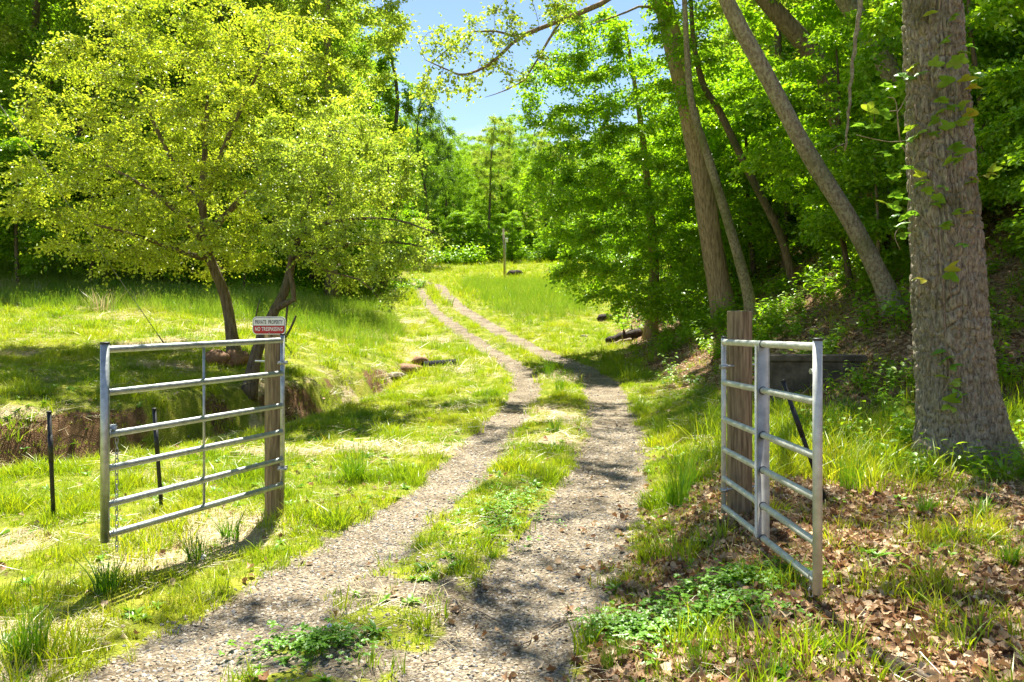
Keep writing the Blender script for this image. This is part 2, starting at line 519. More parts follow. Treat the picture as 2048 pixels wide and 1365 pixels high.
f_toe = smooth_interp([(-60, 9.5), (0, 8.6), (6, 8), (8.5, 6.8), (10.5, 4.9), (12, 4.0), (13.5, 3.35), (20, 3.3), (28, 3.9), (35, 4.6), (45, 7),
                       (60, 12), (80, 19), (110, 26), (420, 60)], -60, 420, .2, .8)
f_yd = smooth_interp([(-60, 3), (-30, 5), (-12, 7.6), (-6.9, 9.5), (-5.2, 11.0), (-3.9, 14.5), (-2.6, 20.5), (-2.3, 22)], -60, 5, .05, .25)


def heading(f, y):
    return (f(y + .5) - f(y - .5))


def ditch_n(x, y):
    m = (f_yd(x + .1) - f_yd(x - .1)) / .2
    return (y - f_yd(x)) / np.sqrt(1 + m * m)


def gravel_mask(x, y):
    x, y = np.asarray(x, float), np.asarray(y, float)
    m = heading(f_xl, y)
    c = 1 / np.sqrt(1 + m * m)
    jig = fbm(x * 1.5, y * 1.5, 0, 31, 3) * .20 + noise3(x * 7, y * 7, 0, 34) * .06
    wl_ = .32 + .05 * sstep(-y, -6, -3.6)
    wr_ = .42 - .02 * sstep(-y, -6, -3.6)
    dl = np.abs(x - f_xl(y)) * c - wl_ + jig
    dr = np.abs(x - f_xr(y)) * c - wr_ + jig
    g = sstep(-np.minimum(dl, dr), -.12, .12)
    # side spur of gravel at the far bend
    return g


def terrain(x, y, fine=True):
    x, y = np.asarray(x, float), np.asarray(y, float)
    zr = f_zr(y)
    xl, xr = f_xl(y), f_xr(y)
    # left of the road
    dl = np.clip(xl - .7 - x, 0, None)
    n = ditch_n(x, y)
    near = zr - .022 * np.clip(dl, 0, 9)
    zl = .62 + .068 * (y - 12.5) + .04 * np.clip(-x - 8, 0, 30)
    zl = np.where(y > 60, np.minimum(zl, zr + 2), zl)
    far = zr + (zl - zr) * sstep(dl, .8, 7.5)
    h = near + (far - near) * (.75 * sstep(n, .15, .75) + .25 * sstep(n, .1, 1.6))
    dfade = sstep(-x, 2.3, 3.2)
    h = h - .42 * np.exp(-(n / .5) ** 2) * dfade
    h = h + .24 * np.clip(-x - 14, 0, 60) * sstep(y, 24, 45)
    # right of the road
    dr = x - xr
    h = h + .26 * sstep(dr, .45, 1.35) * sstep(y, 17, 12)
    t = x - f_toe(y)
    sp = .35 * np.log1p(np.exp(np.clip(t / .35, -30, 30)))
    h = h + np.where(sp < 9, .55 * sp, .55 * 9 + .38 * (sp - 9))
    # crown between the tracks and sunk wheel tracks
    g = gravel_mask(x, y)
    mid = np.exp(-((x - (xl + xr) / 2) / .45) ** 2)
    h = h + .05 * mid - .03 * g
    off = 1 - g
    h = h + off * (.05 * noise3(x * .9, y * .9, 0, 3)) + off * .25 * noise3(x * .11, y * .11, 0, 4) * sstep(np.abs(x - (xl + xr) / 2), 3, 9)
    if fine:
        h = h + (.022 * off + .006) * noise3(x * 3.7, y * 3.7, 0, 5)
        # eroded bank face beyond the ditch
        face = np.exp(-((n - .55) / .45) ** 2) * dfade * sstep(-y, -24, -16)
        h = h + face * .16 * fbm(x * 2.1, y * 2.1, 0, 6, 3)
    return h


def H(x, y):
    return float(terrain(np.array([x]), np.array([y]))[0])


def grid_axis(lo_f, hi_f, d, g, lo, hi):
    a = [lo_f]
    while a[-1] < hi_f:
        a.append(a[-1] + d)
    s = d
    while a[-1] < hi:
        s *= g
        a.append(a[-1] + s)
    b = [lo_f]
    s = d
    while b[-1] > lo:
        s *= g * 1.03
        b.append(b[-1] - s)
    return np.array(b[:0:-1] + a)


gx = grid_axis(-4.6, 4.6, .055, 1.032, -300, 300)
gy = grid_axis(2.2, 9.0, .055, 1.022, -60, 400)
X, Y = np.meshgrid(gx, gy, indexing='ij')
Z = terrain(X, Y)
Gm = gravel_mask(X, Y)
dR = X - f_xr(Y)
toeT = X - f_toe(Y)
nD = ditch_n(X, Y)
ditch_zone = sstep(-X, 2.4, 3.4) * sstep(-Y, -24, -18)
big = fbm(X * .8, Y * .8, 0, 21, 3)


def worn_mask(x, y):
    """bare trodden ground between the tracks near the gates"""
    mid = sstep(x - f_xl(y), 0, .3) * sstep(f_xr(y) - x, -.5, .1)
    b = fbm(x * 1.7 + 5, y * 1.7, 0, 47, 3)
    return mid * sstep(-y, -7.2, -4.6) * sstep(b, -.22, .18)


def litter_mask(x, y):
    d = x - f_xr(y)
    t = x - f_toe(y)
    b = fbm(x * .8, y * .8, 0, 21, 3)
    b2 = fbm(x * .55 + 3, y * .55, 0, 23, 3)
    on = np.interp(y, [5.0, 6.8, 8], [.30, .65, 1.1])
    near = sstep(d + .4 * b - on, -.15, .4) * sstep(-y, -8.2, -6.6) * (.62 + .38 * sstep(b2 + .25 * sstep(-y, -5.2, -4.2) - .12 * sstep(x, 2.4, 3.2), -.18, .10))
    bank = sstep(t + .9 * b, -.5, .6)
    wood = sstep(x * -1 + .15 * (y - 40), 10, 16) * sstep(y, 34, 42) * 0.45
    back = sstep(y, 112, 122) * .2
    return np.clip(np.maximum.reduce([near, bank, wood, back]), 0, 1)


def straw_mask(x, y):
    b = fbm(x * .55 + 9, y * .55, 0, 41, 3)
    s = sstep(b, .12, .42) * (1 - gravel_mask(x, y))
    return s * sstep(-(x - f_xr(y)), -.6, .2)


Lm = litter_mask(X, Y) * (1 - Gm)
Sm = straw_mask(X, Y)
Gs = np.maximum(Gm, .85 * worn_mask(X, Y))
Dm = np.exp(-((nD - .50) / .34) ** 2) * ditch_zone * sstep(fbm(X * .7, Y * .7, 0, 61, 2) + .3 * sstep(-X, 4, 7), -.25, .1)


def ground_material():
    m, n, l = nodes_of('ground')
    tc = n.new('ShaderNodeTexCoord')
    pos = tc.outputs['Object']

    def noise(scale, detail=5, rough=.6, vec=pos):
        k = n.new('ShaderNodeTexNoise')
        k.inputs['Scale'].default_value = scale; k.inputs['Detail'].default_value = detail; k.inputs['Roughness'].default_value = rough
        l.new(vec, k.inputs['Vector'])
        return k

    def mix(fac, a, b, mode='MIX'):
        k = n.new('ShaderNodeMix'); k.data_type = 'RGBA'; k.blend_type = mode
        if isinstance(fac, float): k.inputs['Factor'].default_value = fac
        else: l.new(fac, k.inputs['Factor'])
        for s, v in (('A', a), ('B', b)):
            if isinstance(v, tuple): k.inputs[s].default_value = (*v, 1)
            else: l.new(v, k.inputs[s])
        return k.outputs['Result']

    def attr(name):
        k = n.new('ShaderNodeAttribute'); k.attribute_name = name
        return k.outputs['Fac']

    # turf: green with earthy gaps
    big_n, mid_n, fine_n = noise(.35, 5), noise(3.0, 6), noise(42, 4, .7)
    r_turf = ramp(n, [(.30, (.11, .12, .02)), (.5, (.22, .25, .02)), (.7, (.36, .33, .05))])
    l.new(mid_n.outputs['Fac'], r_turf.inputs['Fac'])
    r_f = ramp(n, [(.3, (.55, .55, .55)), (.7, (1.35, 1.35, 1.35))])
    l.new(fine_n.outputs['Fac'], r_f.inputs['Fac'])
    turf = mix(1.0, r_turf.outputs['Color'], r_f.outputs['Color'], 'MULTIPLY')
    # straw
    r_s = ramp(n, [(.3, (.26, .19, .10)), (.55, (.46, .38, .22)), (.75, (.62, .55, .38))])
    l.new(noise(26, 6, .7).outputs['Fac'], r_s.inputs['Fac'])
    # litter
    vor = n.new('ShaderNodeTexVoronoi'); vor.inputs['Scale'].default_value = 17
    l.new(pos, vor.inputs['Vector'])
    r_l = ramp(n, [(.0, (.06, .035, .02)), (.35, (.15, .085, .045)), (.65, (.27, .17, .095)), (1, (.36, .25, .155))])
    l.new(vor.outputs['Color'], r_l.inputs['Fac'])
    lit = mix(1.0, r_l.outputs['Color'], r_f.outputs['Color'], 'MULTIPLY')
    # gravel
    v2 = n.new('ShaderNodeTexVoronoi'); v2.inputs['Scale'].default_value = 62
    l.new(pos, v2.inputs['Vector'])
    v3 = n.new('ShaderNodeTexVoronoi'); v3.inputs['Scale'].default_value = 24
    l.new(pos, v3.inputs['Vector'])
    r_g = ramp(n, [(0, (.075, .063, .048)), (.3, (.18, .148, .105)), (.6, (.28, .235, .165)), (.85, (.37, .325, .25)), (1, (.50, .465, .39))])
    l.new(v2.outputs['Color'], r_g.inputs['Fac'])
    r_g2 = ramp(n, [(.34, (.55, .50, .44)), (.66, (1.15, 1.12, 1.08))])
    l.new(noise(1.7, 6, .6).outputs['Fac'], r_g2.inputs['Fac'])
    grav = mix(1.0, r_g.outputs['Color'], r_g2.outputs['Color'], 'MULTIPLY')
    # dirt
    r_d = ramp(n, [(.3, (.085, .045, .022)), (.7, (.24, .135, .065))])
    l.new(noise(5, 6, .65).outputs['Fac'], r_d.inputs['Fac'])

    col = turf

    def edge(a, amt=.5, sc=7):
        nn = noise(sc, 5, .7)
        k = n.new('ShaderNodeMath'); k.operation = 'SUBTRACT'; k.inputs[1].default_value = .5
        l.new(nn.outputs['Fac'], k.inputs[0])
        k2 = n.new('ShaderNodeMath'); k2.operation = 'MULTIPLY_ADD'; k2.inputs[1].default_value = amt * 2.2
        l.new(k.outputs[0], k2.inputs[0]); l.new(attr(a), k2.inputs[2])
        k3 = n.new('ShaderNodeMapRange'); k3.interpolation_type = 'SMOOTHSTEP'
        k3.inputs['From Min'].default_value = .35; k3.inputs['From Max'].default_value = .65
        l.new(k2.outputs[0], k3.inputs['Value'])
        return k3.outputs['Result']
    col = mix(edge('straw', .6, 6), col, r_s.outputs['Color'])
    col = mix(edge('litter', .5, 5), col, lit)
    col = mix(edge('dirt', .45, 4), col, r_d.outputs['Color'])
    ge = edge('gravel', .45, 9)
    col = mix(ge, col, grav)
    bs = n.new('ShaderNodeBsdfPrincipled'); bs.inputs['Roughness'].default_value = .95
    bs.inputs['Specular IOR Level'].default_value = .15
    l.new(col, bs.inputs['Base Color'])
    bsum = n.new('ShaderNodeMath'); bsum.operation = 'ADD'
    l.new(fine_n.outputs['Fac'], bsum.inputs[0])
    bg = n.new('ShaderNodeMath'); bg.operation = 'MULTIPLY'; bg.inputs[1].default_value = -1.2
    l.new(v2.outputs['Distance'], bg.inputs[0]); l.new(bg.outputs[0], bsum.inputs[1])
    bp = n.new('ShaderNodeBump'); bp.inputs['Strength'].default_value = .75; bp.inputs['Distance'].default_value = .02
    l.new(bsum.outputs[0], bp.inputs['Height']); l.new(bp.outputs['Normal'], bs.inputs['Normal'])
    o = n.new('ShaderNodeOutputMaterial'); l.new(bs.outputs[0], o.inputs['Surface'])
    return m


M['ground'] = ground_material()
ni, nj = X.shape
I, J = np.meshgrid(np.arange(ni - 1), np.arange(nj - 1), indexing='ij')
Q = np.stack([I * nj + J, (I + 1) * nj + J, (I + 1) * nj + J + 1, I * nj + J + 1], -1).reshape(-1, 4)
Vg = np.stack([X, Y, Z], -1).reshape(-1, 3)
gf = Gm.reshape(-1)[Q].mean(1)
yc = Vg[Q][:, :, 1].mean(1)
xc = Vg[Q][:, :, 0].mean(1)
is_road = (gf > .5) & (yc > -10) & (yc < 80)
leftside = np.abs(xc - f_xl(yc)) < np.abs(xc - f_xr(yc))
nrm_src = None
for nm, sel in (('ground', ~is_road), ('gravel_wheel_track', is_road & leftside), ('gravel_wheel_track', is_road & ~leftside)):
    q = Q[sel]
    u, inv = np.unique(q, return_inverse=True)
    me = np_mesh(nm, Vg[u], np.zeros((0, 3), int), inv.reshape(-1, 4), M['ground'])
    for an, arr in (('gravel', Gs), ('litter', Lm), ('straw', Sm), ('dirt', Dm)):
        at = me.attributes.new(an, 'FLOAT', 'POINT')
        at.data.foreach_set('value', arr.reshape(-1)[u].astype(np.float32))
    o = link(nm, me)
    tag(o, {'ground': 'grassy ground with ditch, field and wooded slopes'}.get(nm, 'pale gravel wheel track of the curving driveway'), None, None, 'structure')


# ------------------------------------------------------------------ scattering of ground cover (stuff)
PROTO = bpy.data.collections.new('scatter_shapes')     # not linked to the scene


def proto_collection(name, meshes):
    c = bpy.data.collections.new(name)
    for i, me in enumerate(meshes):
        c.objects.link(bpy.data.objects.new('%s_%02d' % (name, i), me))
    return c


def scatter(name, coll, nproto, pts, rot, scl, label, cat, idx=None):
    n = len(pts)
    me = bpy.data.meshes.new(name)
    me.vertices.add(n)
    me.vertices.foreach_set('co', np.ascontiguousarray(pts, np.float32).ravel())
    a = me.attributes.new('rot', 'FLOAT_VECTOR', 'POINT'); a.data.foreach_set('vector', np.ascontiguousarray(rot, np.float32).ravel())
    a = me.attributes.new('scl', 'FLOAT', 'POINT'); a.data.foreach_set('value', np.ascontiguousarray(scl, np.float32))
    if idx is None:
        idx = rng.integers(0, nproto, n)
    a = me.attributes.new('idx', 'INT', 'POINT'); a.data.foreach_set('value', np.ascontiguousarray(idx, np.int32))
    ng = bpy.data.node_groups.new(name, 'GeometryNodeTree')
    ng.interface.new_socket('Geometry', in_out='INPUT', socket_type='NodeSocketGeometry')
    ng.interface.new_socket('Geometry', in_out='OUTPUT', socket_type='NodeSocketGeometry')
    N, L = ng.nodes, ng.links
    gi, go = N.new('NodeGroupInput'), N.new('NodeGroupOutput')
    ci = N.new('GeometryNodeCollectionInfo')
    ci.inputs['Collection'].default_value = coll
    ci.inputs['Separate Children'].default_value = True
    ci.inputs['Reset Children'].default_value = True
    ip = N.new('GeometryNodeInstanceOnPoints')
    ip.inputs['Pick Instance'].default_value = True

    def na(nm, t):
        k = N.new('GeometryNodeInputNamedAttribute'); k.data_type = t; k.inputs['Name'].default_value = nm
        return k.outputs['Attribute']
    mp = N.new('GeometryNodeMeshToPoints')
    L.new(gi.outputs[0], mp.inputs['Mesh'])
    L.new(mp.outputs['Points'], ip.inputs['Points'])
    L.new(ci.outputs[0], ip.inputs['Instance'])
    L.new(na('idx', 'INT'), ip.inputs['Instance Index'])
    L.new(na('rot', 'FLOAT_VECTOR'), ip.inputs['Rotation'])
    L.new(na('scl', 'FLOAT'), ip.inputs['Scale'])
    L.new(ip.outputs['Instances'], go.inputs[0])
    o = link(name, me)
    md = o.modifiers.new('scatter', 'NODES'); md.node_group = ng
    return tag(o, label, cat, None, 'stuff')


def blades(mb, n, h0, h1, spread, lean, width, seg=3, seed=0, seedhead=0.0):
    r = np.random.default_rng(seed)
    for k in range(n):
        az = r.uniform(0, 2 * PI); d = np.array([math.cos(az), math.sin(az), 0])
        s = np.array([-d[1], d[0], 0])
        q = r.uniform(0, 2 * PI); rr = spread * math.sqrt(r.uniform())
        b = np.array([math.cos(q) * rr, math.sin(q) * rr, -.01])
        d = d * .7 + np.array([math.cos(q), math.sin(q), 0]) * .5
        hh = r.uniform(h0, h1); ln = hh * r.uniform(lean * .2, lean); w = width * r.uniform(.7, 1.3)
        V, T, Qd = [], [], []
        tilt = r.uniform(-.5, .5)
        s = s * math.cos(tilt) + d * math.sin(tilt)
        for i in range(seg):
            t = i / seg
            p = b + np.array([0, 0, hh * (t - .18 * lean * t * t)]) + d * ln * t ** 1.8
            ww = w * (1 - t) ** .6
            V += [p - s * ww / 2, p + s * ww / 2]
        V.append(b + np.array([0, 0, hh * (1 - .18 * lean)]) + d * ln)
        for i in range(seg - 1):
            Qd.append([2 * i, 2 * i + 1, 2 * i + 3, 2 * i + 2])
        T.append([2 * seg - 2, 2 * seg - 1, 2 * seg])
        mb.add(V, T, Qd)
        if r.uniform() < seedhead:
            p = V[-1]
            mb.add([p, p + [.006, 0, .02], p + [-.006, 0, .02], p + d * .015 + [0, 0, .07]], [[0, 1, 3], [0, 3, 2]])
    return mb


def frustum_points(dens, ymin, ymax, seed, margin=1.2, dens_far=None):
    """random points on the ground in view of the camera (with a margin), density per square metre"""
    r = np.random.default_rng(seed)
    k = .655
    w1 = 2 * (k * ymax + margin)
    n = int(w1 * (ymax - ymin) * dens)
    y = r.uniform(ymin, ymax, n)
    x = r.uniform(-w1 / 2, w1 / 2, n)
    keep = np.abs(x) < k * y + margin
    if dens_far is not None:
        keep &= r.uniform(size=n) < np.interp(y, [ymin, ymax], [1, dens_far / dens])
    return x[keep], y[keep], r


def place(x, y, r, s0, s1, tilt=.12, sink=0.0):
    z = terrain(x, y) - sink
    n = len(x)
    pts = np.stack([x, y, z], 1)
    rot = np.stack([r.normal(0, tilt, n), r.normal(0, tilt, n), r.uniform(0, 2 * PI, n)], 1)
    return pts, rot, r.uniform(s0, s1, n)


# lawn tufts
tuft = [blades(MB(), 11, .035, .10, .045, .9, .0052, 3, 100 + i).mesh('tuft', M['grass']) for i in range(5)]
tuft += [blades(MB(), 9, .07, .17, .04, 1.0, .006, 3, 120 + i).mesh('tuft', M['grass']) for i in range(3)]
c_tuft = proto_collection('lawn_tuft', tuft)


def grass_prob(x, y):
    g = gravel_mask(x, y)
    lit = litter_mask(x, y)
    st = straw_mask(x, y)
    b = fbm(x * 1.6, y * 1.6, 0, 71, 3)
    clump = sstep(b, -.35, .25)
    p = (1 - g) ** 1.3 * (1 - .82 * lit) * (1 - .72 * st) * (.4 + .6 * clump)
    # worn strip between the tracks close to the gates
    mid = (x > f_xl(y)) & (x < f_xr(y) + .2)
    p = p * np.where(mid, .55 + .45 * sstep(y, 6, 10) - .33 * sstep(-y, -6.5, -4) * sstep(-b, -.15, .15), 1)
    p = p * (1 - .85 * worn_mask(x, y))
    n = ditch_n(x, y)
    ez = np.exp(-((n - .5) / .45) ** 2) * sstep(-x, 2.4, 3.4) * sstep(-y, -24, -18)
    return np.clip(p * (1 - .3 * ez), 0, 1)


def lawn(seed, dens, y0, y1, s0, s1, dens_far=None, margin=1.2, name='lawn_grass', label='', pm=1.0):
    x, y, r = frustum_points(dens, y0, y1, seed, margin, dens_far)
    k = r.uniform(size=len(x)) < grass_prob(x, y) * pm
    x, y = x[k], y[k]
    pts, rot, s = place(x, y, r, s0, s1)
    b = fbm(x * 1.6, y * 1.6, 0, 71, 3)
    s *= .65 + .8 * sstep(b, -.15, .45)
    idx = r.integers(0, 5, len(x))
    tall = r.uniform(size=len(x)) < .14 + .4 * sstep(b, .05, .4)
    idx[tall] = r.integers(5, 8, tall.sum())
    return pts, rot, s, idx


parts_ = [lawn(1, 800, 2.6, 9, .7, 1.45, 560), lawn(2, 360, 9, 18, .8, 1.4, 230), lawn(3, 80, 18, 42, 1.3, 2.3, 44, 2), lawn(4, 12, 42, 100, 3.0, 5.0, 8, 4)]
pts, rot, scl, idx = [np.concatenate(t) for t in zip(*parts_)]
r = np.random.default_rng(909)
gx_ = np.concatenate([r.normal(3.35, .55, 900), r.normal(5.7, .5, 350), r.normal(2.9, .35, 250)])
gy_ = np.concatenate([r.normal(9.0, 1.0, 900), r.normal(9.3, .7, 350), r.normal(7.6, .5, 250)])
k = np.hypot(gx_ - 4.5, gy_ - 8.05) > .62
gx_, gy_ = gx_[k], gy_[k]
p2, r2, s2 = place(gx_, gy_, r, 1.5, 2.9)
pts, rot, scl, idx = np.concatenate([pts, p2]), np.concatenate([rot, r2]), np.concatenate([scl, s2]), np.concatenate([idx, r.integers(5, 8, len(gx_))])
scatter('lawn_grass', c_tuft, 8, pts, rot, scl, 'short yellow green grass growing over the lawn and between the wheel tracks', 'grass', idx)

# straw: flattened dry stalks on mown patches
sm = []
for i in range(4):
    mb = MB()
    r = np.random.default_rng(200 + i)
    for k in range(12):
        a = r.uniform(0, 2 * PI); L_ = r.uniform(.05, .15); w = .0016
        c = np.array([r.normal(0, .05), r.normal(0, .05), r.uniform(.004, .03)])
        d = np.array([math.cos(a), math.sin(a), r.normal(0, .22)]); s = np.array([-d[1], d[0], .3]) * w
        mb.add([c - d * L_ / 2 - s, c - d * L_ / 2 + s, c + d * L_ / 2 + s * .4, c + d * L_ / 2 - s * .4], None, [[0, 1, 2, 3]])
    sm.append(mb.mesh('straw', M['straw']))
c_straw = proto_collection('straw_wisp', sm)
px_, py_, ps_ = [], [], []
for sd, dens, y0, y1, sc in ((11, 130, 2.6, 9, 1.0), (12, 60, 9, 20, 1.7), (13, 14, 20, 45, 3.0)):
    x, y, r = frustum_points(dens, y0, y1, sd)
    k = r.uniform(size=len(x)) < np.clip(straw_mask(x, y) * .9 + .10 * (1 - gravel_mask(x, y)), 0, 1)
    px_.append(x[k]); py_.append(y[k]); ps_.append(np.full(k.sum(), sc))
x, y, sc = np.concatenate(px_), np.concatenate(py_), np.concatenate(ps_)
pts, rot, s = place(x, y, r, .7, 1.4, .1)
scatter('dry_grass', c_straw, 4, pts, rot, s * sc, 'pale dry mown grass lying on the lawn', 'dry grass')

# tall meadow grass
tm = [blades(MB(), 16, .35, .75, .12, .55, .009, 4, 300 + i, .8).mesh('tall', M['grass_tall']) for i in range(5)]
c_tall = proto_collection('tall_tuft', tm)
x, y, r = frustum_points(20, 19, 66, 21, 3)
n_ = ditch_n(x, y)
lawn_left = (x < f_xl(y) - 2.3 - .25 * np.abs(noise3(x, y, 0, 9))) & (y > 23 + 2.2 * sstep(-x, 3, 12) - 1.5 * noise3(x * .3, y * .3, 0, 8)) & (x < -4)
cx, cyy = 1.3, 47
jb = 1.1 * fbm(x * .5, y * .35, 0, 17, 3) + r.normal(0, .35, len(x))
patch_r = (x > f_xr(y) + 1.9 + jb) & (x < f_xr(y) + 1.8 + 1.2 * jb + np.interp(y, [34, 37, 44, 60], [.3, 3.0, 5.5, 9])) & (y > 35 + 2 * jb) & (y < 64 + 2 * jb)
shade_woods = (x < -7) & (y > 40)
k = (lawn_left & ~shade_woods) | patch_r
k &= r.uniform(size=len(x)) < np.where(x < -4, .9, .35 + .55 * sstep(fbm(x * .6, y * .4, 0, 19, 2), -.2, .2))
pts, rot, s = place(x[k], y[k], r, .6, 1.35, .14)
s *= np.where(x[k] < -4, .8, 1.05)
scatter('meadow_grass', c_tall, 5, pts, rot, s, 'tall seeding meadow grass standing unmown beside the driveway', 'tall grass')

# gravel stones
pb = []
for i in range(6):
    r = np.random.default_rng(400 + i)
    phi = (1 + 5 ** .5) / 2
    V = np.array([[-1, phi, 0], [1, phi, 0], [-1, -phi, 0], [1, -phi, 0], [0, -1, phi], [0, 1, phi], [0, -1, -phi], [0, 1, -phi], [phi, 0, -1], [phi, 0, 1], [-phi, 0, -1], [-phi, 0, 1]]) / 1.9
    V = V * r.uniform(.7, 1.25, (12, 3)) * np.array([1, r.uniform(.6, 1), r.uniform(.4, .7)])
    T = [[0, 11, 5], [0, 5, 1], [0, 1, 7], [0, 7, 10], [0, 10, 11], [1, 5, 9], [5, 11, 4], [11, 10, 2], [10, 7, 6], [7, 1, 8],
         [3, 9, 4], [3, 4, 2], [3, 2, 6], [3, 6, 8], [3, 8, 9], [4, 9, 5], [2, 4, 11], [6, 2, 10], [8, 6, 7], [9, 8, 1]]
    pb.append(MB().add(V, T).mesh('pebble', M['pebble'], False))
c_peb = proto_collection('pebble', pb)
px_, py_, ps_ = [], [], []
for sd, dens, y0, y1, a, b in ((31, 2100, 2.6, 7, .005, .015), (32, 520, 7, 12, .008, .020), (33, 60, 12, 24, .012, .026)):
    x, y, r = frustum_points(dens, y0, y1, sd, .3)
    g = gravel_mask(x, y)
    mid = (x > f_xl(y)) & (x < f_xr(y))
    k = r.uniform(size=len(x)) < np.where(mid & (y < 7), np.maximum(g, .30), g * .95 + .02)
    px_.append(x[k]); py_.append(y[k]); ps_.append(a + (b - a) * r.uniform(size=k.sum()) ** 2.2)
x, y, sc = np.concatenate(px_), np.concatenate(py_), np.concatenate(ps_)
pts, rot, s = place(x, y, r, 1, 1.2, .3)
scatter('gravel', c_peb, 6, pts, rot, s * sc, 'loose grey and tan gravel on the wheel tracks', 'gravel')


# dead leaves
def dead_leaf_mesh(seed):
    r = np.random.default_rng(seed)
    n = 6
    L_, W_ = r.uniform(.075, .12), r.uniform(.03, .055)
    curl, fold = r.uniform(-.5, 1.6), r.uniform(.2, 1.0)
    lob = r.uniform(0, .35)
    rows = []
    for i in range(n):
        t = i / (n - 1)
        w = W_ * (math.sin(PI * min(.97, t * .93 + .04)) ** .8) * (1 + lob * math.sin(t * 14))
        a = curl * (t - .5)
        c = np.array([0, math.sin(a) / (abs(curl) + .3) * L_ * 1.2 if abs(curl) > .2 else (t - .5) * L_, (1 - math.cos(a)) * L_ * .5])
        rows.append([c + [-w * math.cos(fold) * .5 * 2, 0, w * math.sin(fold) * r.uniform(.5, 1.2)], c, c + [w * math.cos(fold), 0, w * math.sin(fold) * r.uniform(.5, 1.2)]])
    V = np.array(rows).reshape(-1, 3)
    V[:, 2] -= V[:, 2].min()
    Qd = []
    for i in range(n - 1):
        for j in range(2):
            Qd.append([i * 3 + j, i * 3 + j + 1, (i + 1) * 3 + j + 1, (i + 1) * 3 + j])
    return MB().add(V, None, Qd).mesh('dead_leaf', M['dead_leaf'])


dl_mesh = [dead_leaf_mesh(500 + i) for i in range(10)]
c_dead = proto_collection('dead_leaf_shape', dl_mesh)
px_, py_, ps_ = [], [], []
for sd, dens, y0, y1, sc in ((41, 900, 2.6, 9.5, 1.0), (42, 150, 9.5, 24, 1.25), (43, 22, 24, 45, 1.7)):
    x, y, r = frustum_points(dens, y0, y1, sd, 1.0)
    lit = litter_mask(x, y)
    side = sstep(x - f_xr(y), -.1, .8)
    k = r.uniform(size=len(x)) < np.clip(lit * (.55 + .45 * sstep(fbm(x * 1.5, y * 1.5, 0, 81, 2), -.3, .2)) + .05 * side + .014 + .14 * sstep(x - f_xr(y), -.35, .3) * (y < 8), 0, 1) * (1 - .7 * gravel_mask(x, y))
    px_.append(x[k]); py_.append(y[k]); ps_.append(np.full(k.sum(), sc))
x, y, sc = np.concatenate(px_), np.concatenate(py_), np.concatenate(ps_)
pts, rot, s = place(x, y, r, .3, .75, .55)
pts[:, 2] += .006 + .02 * r.uniform(size=len(x))
s = s * sc
# the 300 that show largest in the photograph become objects of their own
proj_x = 1024 + F * pts[:, 0] / pts[:, 1]
proj_y = HOR + F * (CAMZ - pts[:, 2]) / pts[:, 1]
inview = (proj_x > 10) & (proj_x < 2030) & (proj_y < 1355)
size = np.where(inview, s / pts[:, 1], 0)
top = np.argsort(-size)[:300]
mask = np.ones(len(pts), bool); mask[top] = False
litter = scatter('leaf_litter', c_dead, 10, pts[mask], rot[mask], s[mask], 'brown fallen leaves covering the ground beside the driveway and the wooded bank', 'leaf litter')
for j, i in enumerate(top):
    o = link('dead_leaf', dl_mesh[j % 10], litter)
    o.location = tuple(pts[i]); o.rotation_euler = tuple(rot[i]); o.scale = (s[i],) * 3


# broad-leaved weeds, clover, woodland floor plants
def leaf_blade(L_, W_, droop, n=5, fold=.25):
    rows = []
    for i in range(n):
        t = i / (n - 1)
        w = W_ * math.sin(PI * (t * .92 + .05)) ** .9
        y = L_ * t; z = -droop * L_ * t * t
        rows += [[-w, y, z + fold * w], [0, y, z], [w, y, z + fold * w]]
    Qd = []
    for i in range(n - 1):
        for j in range(2):
            Qd.append([i * 3 + j, i * 3 + j + 1, (i + 1) * 3 + j + 1, (i + 1) * 3 + j])
    return np.array(rows, float), Qd


def rotz(a):
    return np.array([[math.cos(a), -math.sin(a), 0], [math.sin(a), math.cos(a), 0], [0, 0, 1]])


def rotx(a):
    return np.array([[1, 0, 0], [0, math.cos(a), -math.sin(a)], [0, math.sin(a), math.cos(a)]])


def rosette(seed, n=9, L_=.10, W_=.022):
    r = np.random.default_rng(seed); mb = MB()
    for k in range(n):
        V, Qd = leaf_blade(L_ * r.uniform(.6, 1.2), W_ * r.uniform(.7, 1.2), r.uniform(.2, .6))
        R = rotz(k * 2.4 + r.normal(0, .3)) @ rotx(r.uniform(.25, .9))
        mb.add(V @ R.T + [0, 0, .005], None, Qd)
    return mb.mesh('weed', M['weed'])


def clover(seed, n=7):
    r = np.random.default_rng(seed); mb = MB()
    for k in range(n):
        c = np.array([r.normal(0, .045), r.normal(0, .045), r.uniform(.025, .075)])
        mb.add([c * [.4, .4, 0], c * [.4, .4, 0] + [.002, 0, 0], c], [[0, 1, 2]])
        for q in range(3):
            V, Qd = leaf_blade(.021, .010, .2, 4, .3)
            R = rotz(q * 2.094 + r.uniform(0, 1)) @ rotx(r.uniform(-.1, .4))
            mb.add(V @ R.T + c, None, Qd)
    return mb.mesh('clover', M['weed'])


